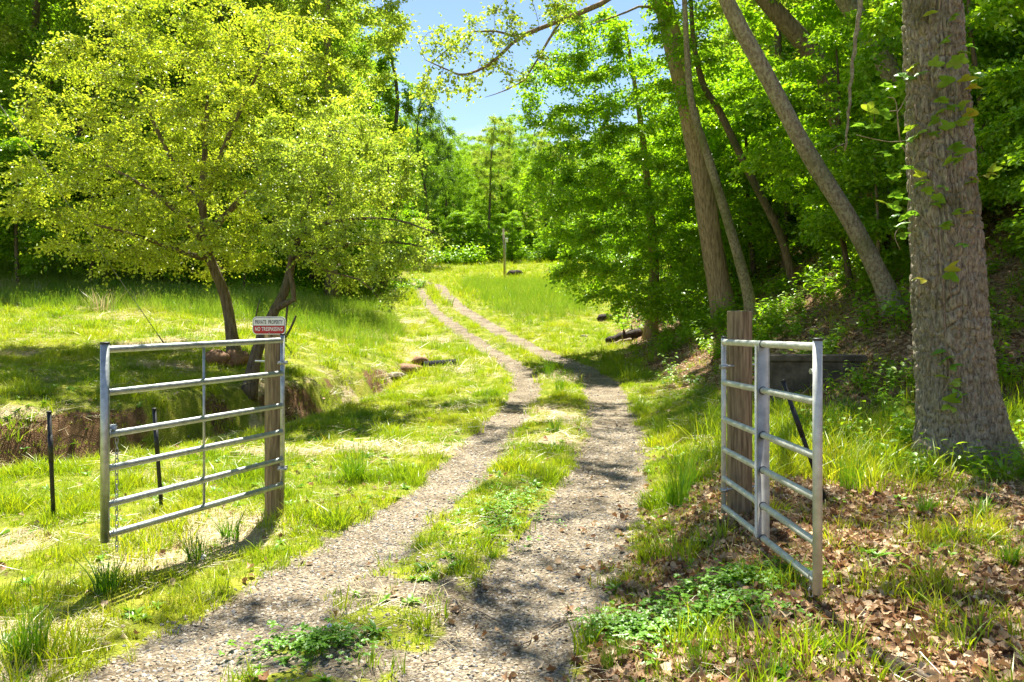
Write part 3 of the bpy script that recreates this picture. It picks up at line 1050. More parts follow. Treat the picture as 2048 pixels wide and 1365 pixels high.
def floor_plant(seed, stems=5, h=.35, L_=.085, W_=.026, mat='leaf_beech', lv=6):
    r = np.random.default_rng(seed); mb = MB()
    for k in range(stems):
        a = r.uniform(0, 2 * PI); hh = h * r.uniform(.5, 1.1)
        d = np.array([math.cos(a), math.sin(a), 0])
        b = d * r.uniform(0, .06)
        p3 = [b, b + d * hh * .15 + [0, 0, hh * .5], b + d * hh * .45 + [0, 0, hh]]
        add_tube(mb, p3, [.003, .0025, .0015], 3, False)
        for q in range(lv):
            t = .35 + .65 * q / (lv - 1)
            p = b + d * hh * .45 * t ** 1.5 + np.array([0, 0, hh * t])
            V, Qd = leaf_blade(L_ * r.uniform(.7, 1.2), W_ * r.uniform(.8, 1.2), r.uniform(.1, .5), 4)
            R = rotz(a + q * 2.3 + r.normal(0, .4)) @ rotx(r.uniform(-.2, .35))
            mb.add(V @ R.T + p, None, Qd)
    return mb.mesh('floor_plant', M[mat])


c_weed = proto_collection('weed_shape', [rosette(600 + i, 8 + i % 3, .06 + .012 * (i % 3), .012 + .003 * (i % 2)) for i in range(5)] + [clover(620 + i) for i in range(4)])
x, y, r = frustum_points(30, 2.6, 12, 51)
g, lit = gravel_mask(x, y), litter_mask(x, y)
mid = (x > f_xl(y)) & (x < f_xr(y) + .3) & (y < 8)
k = r.uniform(size=len(x)) < (1 - g) ** 2 * np.where(mid, .62, np.where(lit > .5, .2, .3))
x, y = x[k], y[k]
idx = r.integers(0, 5, len(x))
# clover patches by the driveway in front of the open gate
cxs, cys = [], []
for (ppx, ppy, sx, sy, nn) in ((1265, 1250, .13, .08, 60), (1420, 1300, .16, .07, 70), (1500, 1240, .18, .09, 55), (1380, 1225, .15, .06, 25), (1290, 1290, .1, .06, 25), (620, 1290, .15, .12, 50), (1010, 1010, .2, .4, 60)):
    d = CAMZ * F / (ppy - HOR) * .97
    cxs.append((ppx - 1024) / F * d + r.normal(0, sx, nn)); cys.append(d + r.normal(0, sy, nn))
cx_, cy_ = np.concatenate(cxs), np.concatenate(cys)
X2, Y2 = np.concatenate([x, cx_]), np.concatenate([y, cy_])
idx = np.concatenate([idx, r.integers(5, 9, len(cx_))])
pts, rot, s = place(X2, Y2, r, .6, 1.25, .15)
scatter('weeds', c_weed, 9, pts, rot, s, 'low broad leaved weeds and clover growing among the grass and gravel', 'weeds', idx)

c_floor = proto_collection('floor_plant_shape', [floor_plant(640 + i, 4 + i % 3, .30 + .08 * (i % 3), .08 + .02 * (i % 2)) for i in range(6)])
px_, py_, ps_ = [], [], []
for sd, dens, y0, y1, sc in ((61, 16, 4, 12, .8), (62, 13, 12, 26, 1.2), (63, 4.5, 26, 60, 1.9), (64, 1.3, 90, 128, 4.2)):
    x, y, r = frustum_points(dens, y0, y1, sd, 2)
    t = x - f_toe(y)
    b = fbm(x * .6, y * .6, 0, 91, 3)
    pr = sstep(t, -.3, 1.0) * sstep(b, -.22, .15) * .95
    oak_d = np.hypot(x - 4.5, y - 8)
    pr = np.maximum(pr, np.exp(-((oak_d - .9) / .45) ** 2) * .9)
    left = sstep(-x + .15 * (y - 38), 9, 12) * sstep(y, 33, 37) * .9
    pr = np.maximum(pr, left)
    pr = np.maximum(pr, sstep(y + .06 * np.abs(x), 92, 99) * .9)
    k = (r.uniform(size=len(x)) < pr) & (oak_d > .5)
    px_.append(x[k]); py_.append(y[k]); ps_.append(np.full(k.sum(), sc))
x, y, sc = np.concatenate(px_), np.concatenate(py_), np.concatenate(ps_)
pts, rot, s = place(x, y, r, .6, 1.3, .15)
scatter('undergrowth', c_floor, 6, pts, rot, s * sc, 'leafy green undergrowth on the floor and slopes of the woods', 'undergrowth')


# ------------------------------------------------------------------ trees
def colonize(att, nodes, parents, step, di, dk, maxit=90, seed=0, grav=0.0):
    r = np.random.default_rng(seed)
    nodes = [np.asarray(p, float) for p in nodes]
    parents = list(parents)
    NA = np.array(nodes)
    D = np.linalg.norm(att[:, None] - NA[None], axis=2)
    near = D.argmin(1); dist = D.min(1)
    alive = np.ones(len(att), bool)
    for it in range(maxit):
        alive &= dist > dk
        act = alive & (dist < di)
        if not act.any():
            if not alive.any(): break
            di *= 1.35
            if di > 60: break
            continue
        ids = np.where(act)[0]
        v = att[ids] - np.array([nodes[k] for k in near[ids]])
        v /= np.linalg.norm(v, axis=1)[:, None] + 1e-9
        un, inv = np.unique(near[ids], return_inverse=True)
        acc = np.zeros((len(un), 3))
        np.add.at(acc, inv, v)
        acc += r.normal(0, .18, acc.shape) * np.linalg.norm(acc, axis=1)[:, None]
        acc[:, 2] += grav * np.linalg.norm(acc, axis=1)
        acc /= np.linalg.norm(acc, axis=1)[:, None] + 1e-9
        new = np.array([nodes[k] for k in un]) + acc * step
        base = len(nodes)
        for k, p in zip(un, new):
            nodes.append(p); parents.append(int(k))
        ai = np.where(alive)[0]
        Dn = np.linalg.norm(att[ai][:, None] - new[None], axis=2)
        m = Dn.argmin(1); dm = Dn[np.arange(len(ai)), m]
        better = dm < dist[ai] - 1e-4
        stalled = ~better & (np.isin(ai, ids))
        dist[ai[better]] = dm[better]; near[ai[better]] = base + m[better]
        if stalled.any():
            st = ai[stalled]
            alive[st[r.uniform(size=len(st)) < .35]] = False
    return np.array(nodes), np.array(parents)


def wood_and_twigs(nodes, parents, n_fixed, r_tip, r_root, power=2.3, fixed_r=None):
    """radius by pipe model; returns radii"""
    n = len(nodes)
    cnt = np.zeros(n)
    has = np.zeros(n, bool)
    has[parents[parents >= 0]] = True
    cnt[~has] = 1
    for i in range(n - 1, 0, -1):
        if parents[i] >= 0:
            cnt[parents[i]] += cnt[i]
    rad = r_tip * cnt ** (1 / power)
    if n_fixed:
        top = rad[n_fixed - 1] if n_fixed else rad[0]
        k = r_root / max(rad[0], 1e-6)
        if k < 1:
            rad = np.where(rad > r_tip, r_tip + (rad - r_tip) * (r_root - r_tip) / (rad[0] - r_tip), rad)
    if fixed_r is not None:
        rad[:n_fixed] = fixed_r
        lim = rad.copy()
        for i in range(n_fixed, n):
            p = parents[i]
            lim[i] = min(rad[i], lim[p] * (.62 if p < n_fixed else .97))
        rad = lim
    return rad, has


def branch_mesh(mb, nodes, parents, rad, skip, min_r=0.0):
    n = len(nodes)
    main = {}
    ch = {}
    for i in range(n):
        ch.setdefault(parents[i], []).append(i)
    for p, c in ch.items():
        main[p] = max(c, key=lambda k: rad[k])
    for i in range(skip, n):
        p = parents[i]
        if p >= skip and main.get(p) == i:
            continue
        chain = [p, i]
        k = i
        while k in main:
            k = main[k]; chain.append(k)
        pts = nodes[chain]; rr = rad[chain].copy()
        rr[0] = min(rr[0], rr[1] * 1.25)
        if rr.max() < min_r: continue
        s = 8 if rr[0] > .08 else 6 if rr[0] > .035 else 4 if rr[0] > .012 else 3
        if len(pts) == 2:
            pts = np.array([pts[0], (pts[0] + pts[1]) / 2, pts[1]]); rr = np.array([rr[0], rr[1], rr[1] * .6])
        V, T, Qd = tube(pts, rr, s, False)
        mb.add(V, T, Qd)


def leaves(mb, pos, axis, normal, L_, W_, hexa=False):
    """pos: base, axis: unit long direction, normal: leaf normal (approximately perpendicular)"""
    side = np.cross(axis, normal)
    side /= np.linalg.norm(side, axis=1)[:, None] + 1e-9
    nn = np.cross(side, axis)
    n = len(pos)
    L_ = np.broadcast_to(L_, (n,))[:, None]; W_ = np.broadcast_to(W_, (n,))[:, None]
    if not hexa:
        V = np.stack([pos, pos + axis * L_ * .45 - side * W_ + nn * W_ * .35, pos + axis * L_ - nn * L_ * .12, pos + axis * L_ * .45 + side * W_ + nn * W_ * .35], 1)
        b = np.arange(n)[:, None] * 4
        T = np.concatenate([b + [0, 2, 1], b + [0, 3, 2]])
        mb.add(V.reshape(-1, 3), T)
    else:
        V = np.stack([pos, pos + axis * L_ * .3 - side * W_ * .85 + nn * W_ * .3, pos + axis * L_ * .68 - side * W_ * .75 + nn * W_ * .22,
                      pos + axis * L_ - nn * L_ * .15, pos + axis * L_ * .68 + side * W_ * .75 + nn * W_ * .22, pos + axis * L_ * .3 + side * W_ * .85 + nn * W_ * .3], 1)
        b = np.arange(n)[:, None] * 6
        T = np.concatenate([b + [0, 3, 2], b + [0, 2, 1], b + [0, 4, 3], b + [0, 5, 4]])
        mb.add(V.reshape(-1, 3), T)


def sprays(mb_leaf, mb_wood, nodes, parents, weight, n_spray, k, length, L_, W_, seed, flat=.25, hexa=False, twig_r=0.0, tilt=.45, jitter=.12, droop=.15):
    r = np.random.default_rng(seed)
    w = weight / weight.sum()
    ii = r.choice(len(nodes), n_spray, p=w)
    pa = np.where(parents[ii] >= 0, parents[ii], ii)
    t = r.uniform(0, 1, n_spray)[:, None]
    base = nodes[pa] * (1 - t) + nodes[ii] * t
    d = nodes[ii] - nodes[pa]
    d /= np.linalg.norm(d, axis=1)[:, None] + 1e-9
    d = d + r.normal(0, .75, d.shape)
    d[:, 2] = d[:, 2] * flat - droop * r.uniform(0, 1, n_spray)
    d /= np.linalg.norm(d, axis=1)[:, None] + 1e-9
    ln = length * r.uniform(.5, 1.25, n_spray)
    up = np.array([0, 0, 1.0]) + r.normal(0, tilt, (n_spray, 3))
    side = np.cross(d, up); side /= np.linalg.norm(side, axis=1)[:, None] + 1e-9
    nrm = np.cross(side, d)
    P_, A_, N_ = [], [], []
    for q in range(k):
        s = (q + .6) / k
        sg = 1 if q % 2 else -1
        p = base + d * (ln * s)[:, None] - np.array([0, 0, 1.0]) * (ln * s * s * .18)[:, None]
        p = p + r.normal(0, jitter * length, p.shape) * np.array([1, 1, .6])
        a = d * r.uniform(.4, .9, (n_spray, 1)) + side * sg * (1 if q < k - 1 else .1) + r.normal(0, .25, d.shape)
        a[:, 2] -= .15
        a /= np.linalg.norm(a, axis=1)[:, None]
        nn = nrm + r.normal(0, tilt * .8, d.shape)
        P_.append(p); A_.append(a); N_.append(nn)
    P_, A_, N_ = np.concatenate(P_), np.concatenate(A_), np.concatenate(N_)
    sc = r.uniform(.65, 1.25, len(P_))
    leaves(mb_leaf, P_, A_, N_, L_ * sc, W_ * sc, hexa)
    if twig_r and mb_wood is not None:
        e = base + d * ln[:, None] - np.array([0, 0, 1.0]) * (ln * .18)[:, None]
        a0, a1 = side * twig_r, nrm * twig_r
        V = np.stack([base + a0, base - a0 * .5 + a1 * .87, base - a0 * .5 - a1 * .87, e], 1).reshape(-1, 3)
        b = np.arange(n_spray)[:, None] * 4
        mb_wood.add(V, np.concatenate([b + [0, 1, 3], b + [1, 2, 3], b + [2, 0, 3]]))


def ellipsoid_points(n, c, s, seed, shell=.35, zmin=None, power=1.0):
    r = np.random.default_rng(seed)
    v = r.normal(0, 1, (n * 3, 3)); v /= np.linalg.norm(v, axis=1)[:, None]
    rad = r.uniform(shell ** 3, 1, n * 3) ** (1 / 3)
    lump = 1 + .45 * noise3(v[:, 0] * 2.2, v[:, 1] * 2.2, v[:, 2] * 2.2, seed)
    p = v * (rad * lump)[:, None] * np.asarray(s) + np.asarray(c)
    if zmin is not None:
        p = p[p[:, 2] > zmin]
    return p[:n]


def spline(pts, n):
    """Catmull-Rom through points"""
    p = np.asarray(pts, float)
    p = np.concatenate([[2 * p[0] - p[1]], p, [2 * p[-1] - p[-2]]])
    out = []
    m = len(p) - 3
    for k in range(n):
        t = k / (n - 1) * m
        i = min(int(t), m - 1); u = t - i
        a, b, c, d = p[i:i + 4]
        out.append(.5 * (2 * b + (c - a) * u + (2 * a - 5 * b + 4 * c - d) * u * u + (3 * b - a - 3 * c + d) * u ** 3))
    return np.array(out)


def trunk_tube(mb, pts, rad, sides=14, flare=1.6, flare_h=.5, rough=.06, seed=0, sub=4):
    """tapered trunk with root flare and uneven outline; pts world, base first"""
    n = max(8, len(pts) * sub)
    c = spline(pts, n)
    rr = np.interp(np.linspace(0, 1, n), np.linspace(0, 1, len(rad)), rad)
    hh = np.concatenate([[0], np.cumsum(np.linalg.norm(np.diff(c, axis=0), axis=1))])
    rr = rr * (1 + (flare - 1) * np.exp(-(hh / flare_h) ** 1.2))
    V, T, Qd = tube(c, rr, sides, True)
    ctr = np.repeat(c, sides, axis=0)
    body = V[:n * sides]
    d = body - ctr
    k = 1 + rough * (2 * noise3(body[:, 0] * 2.5, body[:, 1] * 2.5, body[:, 2] * 1.0, seed) + noise3(body[:, 0] * 9, body[:, 1] * 9, body[:, 2] * 3, seed + 1))
    V[:n * sides] = ctr + d * k[:, None]
    mb.add(V, T, Qd)
    return c, rr


def make_tree(name, label, cat, group, trunk_pts, trunk_rad, att, bark, leaf, *, start=.3, step=.4, di=3.0, dk=.6, r_tip=.006,
              n_spray=2000, k=8, length=.5, L_=.11, W_=.035, seed=1, flare=1.6, flare_h=.4, flat=.3, hexa=False, twig_r=.003,
              tilt=.45, leaf_zone=.03, extra=None, sides=14, grav=0.0, jitter=.12, sub=4, droop=.15, extra_w=1.0, maxit=90):
    tp = np.asarray(trunk_pts, float)
    root = thing(name, tp[0], label, cat, group)
    wood, lv = MB(), MB()
    c, rr = trunk_tube(wood, tp, trunk_rad, sides, flare, flare_h, .05, seed, sub)
    i0 = int(len(c) * start)
    base = list(c[i0:])
    par = [-1] + list(range(len(base) - 1))
    nf = len(base)
    fr = rr[i0:].copy()
    if extra:                                    # hand-laid limbs: list of (points, radius start, radius end)
        for (lp, ra, rb) in extra:
            lp = spline(lp, max(6, int(np.linalg.norm(np.diff(np.asarray(lp, float), axis=0), axis=1).sum() / step)))
            add_tube(wood, lp, np.linspace(ra, rb, len(lp)) * (1 + .12 * np.sin(np.arange(len(lp)) * 2.1)), 8, True)
            j = int(np.argmin(np.linalg.norm(np.array(base) - lp[0], axis=1)))
            b0 = len(base)
            for q, p in enumerate(lp):
                base.append(p); par.append(j if q == 0 else b0 + q - 1)
            fr = np.concatenate([fr, np.linspace(ra, rb, len(lp))])
    nf = len(base)
    nodes, parents = colonize(np.asarray(att, float), base, par, step, di, dk, maxit, seed, grav)
    rad, has = wood_and_twigs(nodes, parents, nf, r_tip, trunk_rad[-1], 2.3, fr)
    branch_mesh(wood, nodes, parents, rad, nf)
    wgt = np.where((rad < leaf_zone) & (np.arange(len(nodes)) >= nf), 1.0, 0.0) * np.where(has, .55, 1.6)
    if extra:
        wgt[(np.arange(len(nodes)) < nf) & (rad < leaf_zone)] = .3 * extra_w
    if wgt.sum() == 0: wgt[:] = 1
    sprays(lv, wood, nodes, parents, wgt, n_spray, k, length, L_, W_, seed + 5, flat, hexa, twig_r, tilt, jitter, droop)
    part('trunk', wood, bark, root)
    cr = part('crown', lv, leaf, root, False)
    cr['kind'] = 'stuff'
    return root


# --- the yellow-green tree behind the open gate
def gz(x, y, dz=0.0):
    return np.array([x, y, H(x, y) + dz])


t1x, t1y = -5.95, 17.2
b1 = gz(t1x, t1y, -.15)
att = np.concatenate([
    ellipsoid_points(900, P(400, 265, 17.2), (3.75, 3.2, 3.1), 3, .25),
    ellipsoid_points(260, P(170, 400, 16.6), (1.6, 1.7, 1.1), 4, .1),
    ellipsoid_points(240, P(380, 60, 17.2), (2.4, 2.2, 1.3), 5, .1),
    ellipsoid_points(200, P(620, 330, 17.0), (1.9, 1.8, 2.0), 6, .1),
    ellipsoid_points(160, P(330, 500, 16.0), (2.0, 1.4, .55), 7, .1)])
make_tree('maple_tree', 'spreading tree with bright yellow green leaves behind the gate with the sign', 'tree', None,
          [b1, P(452, 600, 17.1), P(418, 510, 17.0), P(405, 410, 17.0), P(410, 300, 17.1), P(415, 190, 17.2)], [.125, .112, .10, .08, .06, .035], att,
          M['bark'], M['leaf_yellow'], start=.36, step=.30, di=2.2, dk=.42, r_tip=.0042, n_spray=7600, k=11, length=.48, L_=.074, W_=.024, seed=21,
          flat=.4, tilt=.5, leaf_zone=.016, droop=.2, jitter=.07, sides=14,
          extra=[([P(420, 500, 17), P(370, 440, 16.6), P(300, 380, 16.2), P(210, 330, 15.9)], .085, .025),
                 ([P(415, 470, 17), P(480, 400, 17.4), P(560, 320, 17.8), P(640, 220, 18.0)], .085, .025),
                 ([P(418, 520, 17), P(350, 500, 16.4), P(270, 470, 15.6), P(190, 450, 15.0)], .06, .02),
                 ([P(408, 420, 17), P(350, 330, 17.4), P(300, 230, 17.6), P(260, 130, 17.8)], .07, .02),
                 ([P(408, 400, 17), P(450, 290, 16.4), P(500, 180, 16.1), P(540, 90, 16)], .065, .02)])

# --- crooked small tree on the ditch bank
b2 = gz(-4.72, 14.3, -.12)
att = np.concatenate([
    ellipsoid_points(420, P(680, 380, 14.6), (1.55, 1.5, 1.75), 13, .2),
    ellipsoid_points(170, P(770, 500, 14.0), (.95, 1.0, .5), 14, .1),
    ellipsoid_points(120, P(640, 470, 14.0), (1.0, 1.0, .6), 15, .1),
    ellipsoid_points(40, P(790, 590, 13.8), (.3, .4, .22), 16, .1)])
make_tree('crooked_tree', 'small tree with a crooked dark trunk and pale leaves beside the ditch', 'tree', None,
          [b2, P(515, 700, 14.3), P(545, 630, 14.3), P(570, 580, 14.3), P(590, 500, 14.4), P(620, 400, 14.5), P(650, 300, 14.6)], [.105, .10, .09, .08, .065, .045, .025], att,
          M['bark_dark'], M['leaf_pale'], start=.45, step=.26, di=1.8, dk=.36, r_tip=.004, n_spray=2900, k=9, length=.36, L_=.062, W_=.021, seed=33,
          flat=.6, tilt=.6, leaf_zone=.016, jitter=.07,
          extra=[([P(547, 622, 14.3), P(572, 607, 14.2), P(588, 600, 14.15), P(586, 575, 14.15), P(578, 535, 14.2), P(585, 500, 14.2)], .062, .035),
                 ([P(586, 520, 14.3), P(640, 500, 14.2), P(700, 490, 14.1), P(790, 485, 13.9), P(850, 495, 13.8)], .05, .012),
                 ([P(590, 490, 14.3), P(650, 540, 14.0), P(720, 560, 13.9), P(760, 600, 13.8)], .03, .006),
                 ([P(600, 460, 14.4), P(690, 440, 14.4), P(790, 440, 14.2), P(880, 470, 14.0)], .04, .008),
                 ([P(575, 610, 14.2), P(570, 665, 14.2), P(566, 690, 14.2)], .02, .01), ([P(567, 680, 14.2), P(580, 660, 14.2), P(592, 632, 14.2)], .024, .018),
                 ([P(525, 680, 14.3), P(513, 650, 14.3), P(512, 630, 14.3), P(520, 600, 14.3)], .022, .008)], extra_w=.25)

# --- beech on the bank beside the driveway bend
bx, by = 4.5, 26.0
bb = gz(bx, by, -.1)
att = np.concatenate([
    ellipsoid_points(520, (4.4, 25.4, bb[2] + 5.6), (3.1, 2.9, 4.3), 23, .25),
    ellipsoid_points(330, (3.2, 24.6, bb[2] + 3.0), (2.0, 2.0, 2.2), 24, .2),
    ellipsoid_points(220, (5.2, 24.2, bb[2] + 1.6), (1.7, 1.6, 1.3), 25, .1),
    ellipsoid_points(260, P(1170, 170, 24.6), (2.1, 2.2, 2.6), 27, .1), ellipsoid_points(170, P(1250, 330, 23.4), (2.0, 1.5, 2.4), 28, .1), ellipsoid_points(200, P(1125, 340, 24.2), (1.3, 1.5, 2.3), 29, .1), ellipsoid_points(120, P(1200, 520, 23.6), (1.5, 1.3, 1.3), 30, .1)])
make_tree('beech_tree', 'bushy beech with leaves down to the ground on the bank at the driveway bend', 'tree', None,
          [bb, bb + [.12, 0, 2.2], bb + [-.05, 0, 4.5], bb + [-.35, -.2, 7.0], bb + [-.9, -.4, 10.2]], [.19, .165, .13, .09, .04], att,
          M['bark_brown'], M['leaf_beech'], start=.12, step=.42, di=3, dk=.6, r_tip=.005, n_spray=8200, k=9, length=.5, L_=.115, W_=.036, seed=41,
          flat=.4, tilt=.5, leaf_zone=.03, droop=.45)


# --- trees of the right hand bank with visible leaning trunks; crowns mostly above the picture
def crown_att(c, s, n, seed, extra=()):
    return np.concatenate([ellipsoid_points(n, c, s, seed, .2)] + [ellipsoid_points(m, cc, ss, seed + 1 + i, .1) for i, (m, cc, ss) in enumerate(extra)])


def ground_base(px, d, dz=-.12):
    x = (px - 1024) / F * d
    return gz(x, d, dz)


lt = [ground_base(1452, 22), P(1432, 540, 21.9), P(1402, 350, 21.6), P(1368, 180, 21.2), P(1325, 0, 20.8), P(1290, -140, 20.5), P(1250, -330, 20), P(1225, -480, 19.8)]
make_tree('leaning_tree', 'thick brown barked tree leaning over the driveway with a long bare limb against the sky', 'tree', None,
          lt, [.34, .31, .275, .26, .25, .2, .13, .07],
          crown_att(P(1250, -420, 20), (4.2, 4.2, 3.2), 220, 51, ((170, P(950, 105, 18.6), (1.5, .9, .95)), (150, P(1080, 10, 19.2), (1.4, .9, .7)), (50, P(870, 170, 18.3), (.6, .5, .55)))),
          M['bark_brown'], M['leaf_pale'], start=.55, step=.4, di=2.6, dk=.45, r_tip=.005, n_spray=2300, k=6, length=.34, L_=.10, W_=.034, seed=52,
          flat=.7, tilt=.65, leaf_zone=.022, flare=1.25, sides=18, sub=6,
          extra=[([P(1305, -80, 20.6), P(1225, -5, 20.1), P(1120, 42, 19.6), P(1040, 75, 19.2), P(985, 125, 18.8), P(930, 150, 18.5), P(895, 140, 18.3), P(850, 120, 18.1)], .078, .010),
                 ([P(1120, 45, 19.6), P(1085, 100, 19.4), P(1050, 160, 19.1), P(1000, 185, 18.9), P(970, 195, 18.8)], .035, .005),
                 ([P(1040, 75, 19.2), P(960, 60, 18.9), P(900, 95, 18.6), P(860, 130, 18.4)], .03, .005),
                 ([P(1322, 22, 20.8), P(1285, 12, 20.6), P(1240, 30, 20.4), P(1180, 50, 20.2)], .05, .01)], extra_w=.35)

st = [ground_base(1508, 19), P(1492, 570, 18.9), P(1455, 440, 18.8), P(1415, 310, 18.6), P(1385, 215, 18.4), P(1375, 120, 18.2), P(1368, -20, 18), P(1360, -200, 18)]
make_tree('slender_tree', 'slender pale tree with a curved stem rising beside the thick leaning trunk', 'tree', None, st, [.15, .13, .115, .10, .085, .07, .055, .03],
          crown_att(P(1355, -230, 18), (2.2, 2.2, 2.0), 150, 61), M['bark_lichen'], M['leaf_green'], start=.7, step=.4, di=2.6, dk=.5, n_spray=500, k=8, length=.45, L_=.11, W_=.035, seed=62, flare=1.4, sides=12, sub=5)

li = [ground_base(1790, 13.3), P(1765, 565, 13.3), P(1700, 440, 13.2), P(1615, 305, 13.1), P(1535, 155, 13.0), P(1462, 20, 12.9), P(1410, -110, 12.8), P(1350, -300, 12.6), P(1310, -520, 12.5)]
make_tree('lichen_tree', 'grey trunk spotted with lichen leaning steeply over the wooded bank', 'tree', None, li, [.165, .15, .14, .135, .13, .12, .11, .08, .045],
          crown_att(P(1300, -560, 12.5), (3.2, 3.0, 1.9), 260, 71), M['bark_lichen'], M['leaf_green'], start=.72, step=.4, di=2.6, dk=.5, n_spray=420, k=8, length=.45, L_=.11, W_=.035, seed=72, flare=1.35, sides=16, sub=6)

tc = [ground_base(1830, 19), P(1750, 400, 19), P(1690, 270, 19), P(1640, 130, 18.9), P(1535, 5, 18.8), P(1480, -70, 18.7), P(1400, -260, 18.5)]
make_tree('hillside_tree', 'dark rough trunk with a kink leaning out from the leafy hillside', 'tree', None, tc, [.30, .28, .26, .24, .2, .16, .08],
          crown_att(P(1400, -300, 18.5), (3.5, 3.2, 2.6), 260, 81), M['bark'], M['leaf_green'], start=.72, step=.45, di=2.8, dk=.55, n_spray=420, k=8, length=.5, L_=.12, W_=.038, seed=82, sides=14, sub=6)

td = [ground_base(1935, 16), P(1860, 300, 16), P(1780, 145, 15.9), P(1735, 60, 15.8), P(1690, 0, 15.8), P(1630, -110, 15.7), P(1560, -300, 15.5)]
make_tree('hillside_tree', 'mottled trunk leaning behind the big oak and its climbing vine', 'tree', None, td, [.25, .22, .19, .18, .17, .13, .06],
          crown_att(P(1560, -330, 15.5), (3.0, 3.0, 2.3), 220, 86), M['bark_lichen'], M['leaf_green'], start=.72, step=.45, di=2.8, dk=.55, n_spray=260, k=8, length=.5, L_=.12, W_=.038, seed=87, sides=14, sub=6)

te = [ground_base(1592, 20.5), P(1560, 470, 20.4), P(1500, 350, 20.3), P(1440, 225, 20.2), P(1405, 165, 20.1), P(1385, 60, 20), P(1380, -120, 20)]
make_tree('thin_tree', 'thin dark trunk leaning between the thick leaning tree and the lichen covered trunk', 'tree', None, te, [.11, .10, .095, .09, .08, .06, .03],
          crown_att(P(1400, 60, 20), (1.8, 1.8, 2.6), 160, 91), M['bark_dark'], M['leaf_beech'], start=.5, step=.4, di=2.6, dk=.5, n_spray=1200, k=8, length=.45, L_=.11, W_=.036, seed=92, sides=12, sub=5, flat=.25)

# --- the big oak by the right gate: furrowed trunk as real relief
ob = np.array([4.47, 8.05, H(4.47, 8.05) - .12])
ns, nz_ = 230, 520
zz = np.linspace(ob[2], 6.6, nz_)
cxk = np.interp(zz, [ob[2], .8, 1.85, 4.85, 7], [4.52, 4.48, 4.40, 4.22, 4.10])
rk = np.interp(zz, [ob[2], .55, 1.0, 1.85, 3.2, 4.85, 7], [.41, .38, .355, .33, .30, .258, .24])
th = np.arange(ns) * 2 * PI / ns
TH, ZZ = np.meshgrid(th, zz)
hrel = ZZ - ob[2]
root_l = (.16 * np.maximum(0, np.cos((TH - 3.5) * 1)) ** 6 + .22 * np.maximum(0, np.cos(TH - 5.65)) ** 8 + .14 * np.maximum(0, np.cos(TH - 4.6)) ** 10 + .2 * np.maximum(0, np.cos(TH - 1.5)) ** 8) * np.exp(-(hrel / .42) ** 1.4)
big_b = .03 * noise3(np.cos(TH) * 1.6, np.sin(TH) * 1.6, ZZ * .9, 301)
qx, qy = np.cos(TH) * 3.4, np.sin(TH) * 3.4
wz = ZZ * 1.7
warp = noise3(qx * .8, qy * .8, wz * 1.6, 302) * .7
n1 = np.abs(noise3(qx * 1.5 + warp, qy * 1.5 + warp, wz + warp, 303))
n2 = np.abs(noise3(qx * 2.9, qy * 2.9, wz * 2.4 + warp, 304))
n3 = noise3(qx * 7, qy * 7, wz * 8, 305)
ridge = np.clip(n1 / .22, 0, 1) ** .7 * .75 + np.clip(n2 / .2, 0, 1) * .35
ridge = ridge * (1 - .55 * np.exp(-(noise3(qx * .9, qy * .9, ZZ * 9, 306) / .07) ** 2))
Rr = rk[:, None] * (1 + big_b) + root_l + .060 * ridge + .012 * n3 - .045
Vt = np.stack([cxk[:, None] + np.cos(TH) * Rr, ob[1] + np.sin(TH) * Rr, ZZ], -1).reshape(-1, 3)
i, j = np.meshgrid(np.arange(nz_ - 1), np.arange(ns), indexing='ij'); j2 = (j + 1) % ns
Qt = np.stack([i * ns + j, i * ns + j2, (i + 1) * ns + j2, (i + 1) * ns + j], -1).reshape(-1, 4)
oak = thing('oak_tree', ob, 'big oak with deeply furrowed bark and a climbing vine beside the open gate', 'tree')
part('trunk', MB().add(Vt, None, Qt), M['bark_oak'], oak)
wood, lv = MB(), MB()
tp = spline([(cxk[-1], ob[1], 6.55), (4.0, 8.1, 8.5), (4.1, 8.2, 11), (4.2, 8.2, 14.5)], 14)
add_tube(wood, tp, np.linspace(.25, .06, 14), 12)
base = list(tp); par = [-1] + list(range(13))
att = np.concatenate([ellipsoid_points(360, (3.6, 8.3, 12.0), (6.2, 5.0, 4.2), 311, .3), ellipsoid_points(190, (-0.7, 8.9, 8.8), (2.7, 1.3, 1.1), 312, .1)])
nodes, parents = colonize(att, base, par, .55, 4.0, .8, 90, 313)
rad, has = wood_and_twigs(nodes, parents, 14, .007, .2, 2.3, np.linspace(.25, .06, 14))
branch_mesh(wood, nodes, parents, rad, 14)
wgt = np.where(rad < .035, 1.0, 0) * np.where(has, .5, 1.5)
sprays(lv, wood, nodes, parents, wgt, 1250, 7, .5, .13, .045, 315, .6, False, .003, .6)
part('limb_structure', wood, M['bark_oak'], oak)
part('crown', lv, M['leaf_green'], oak, False)['kind'] = 'stuff'

# ------------------------------------------------------------------ woods: prototypes, then copies
protos = []


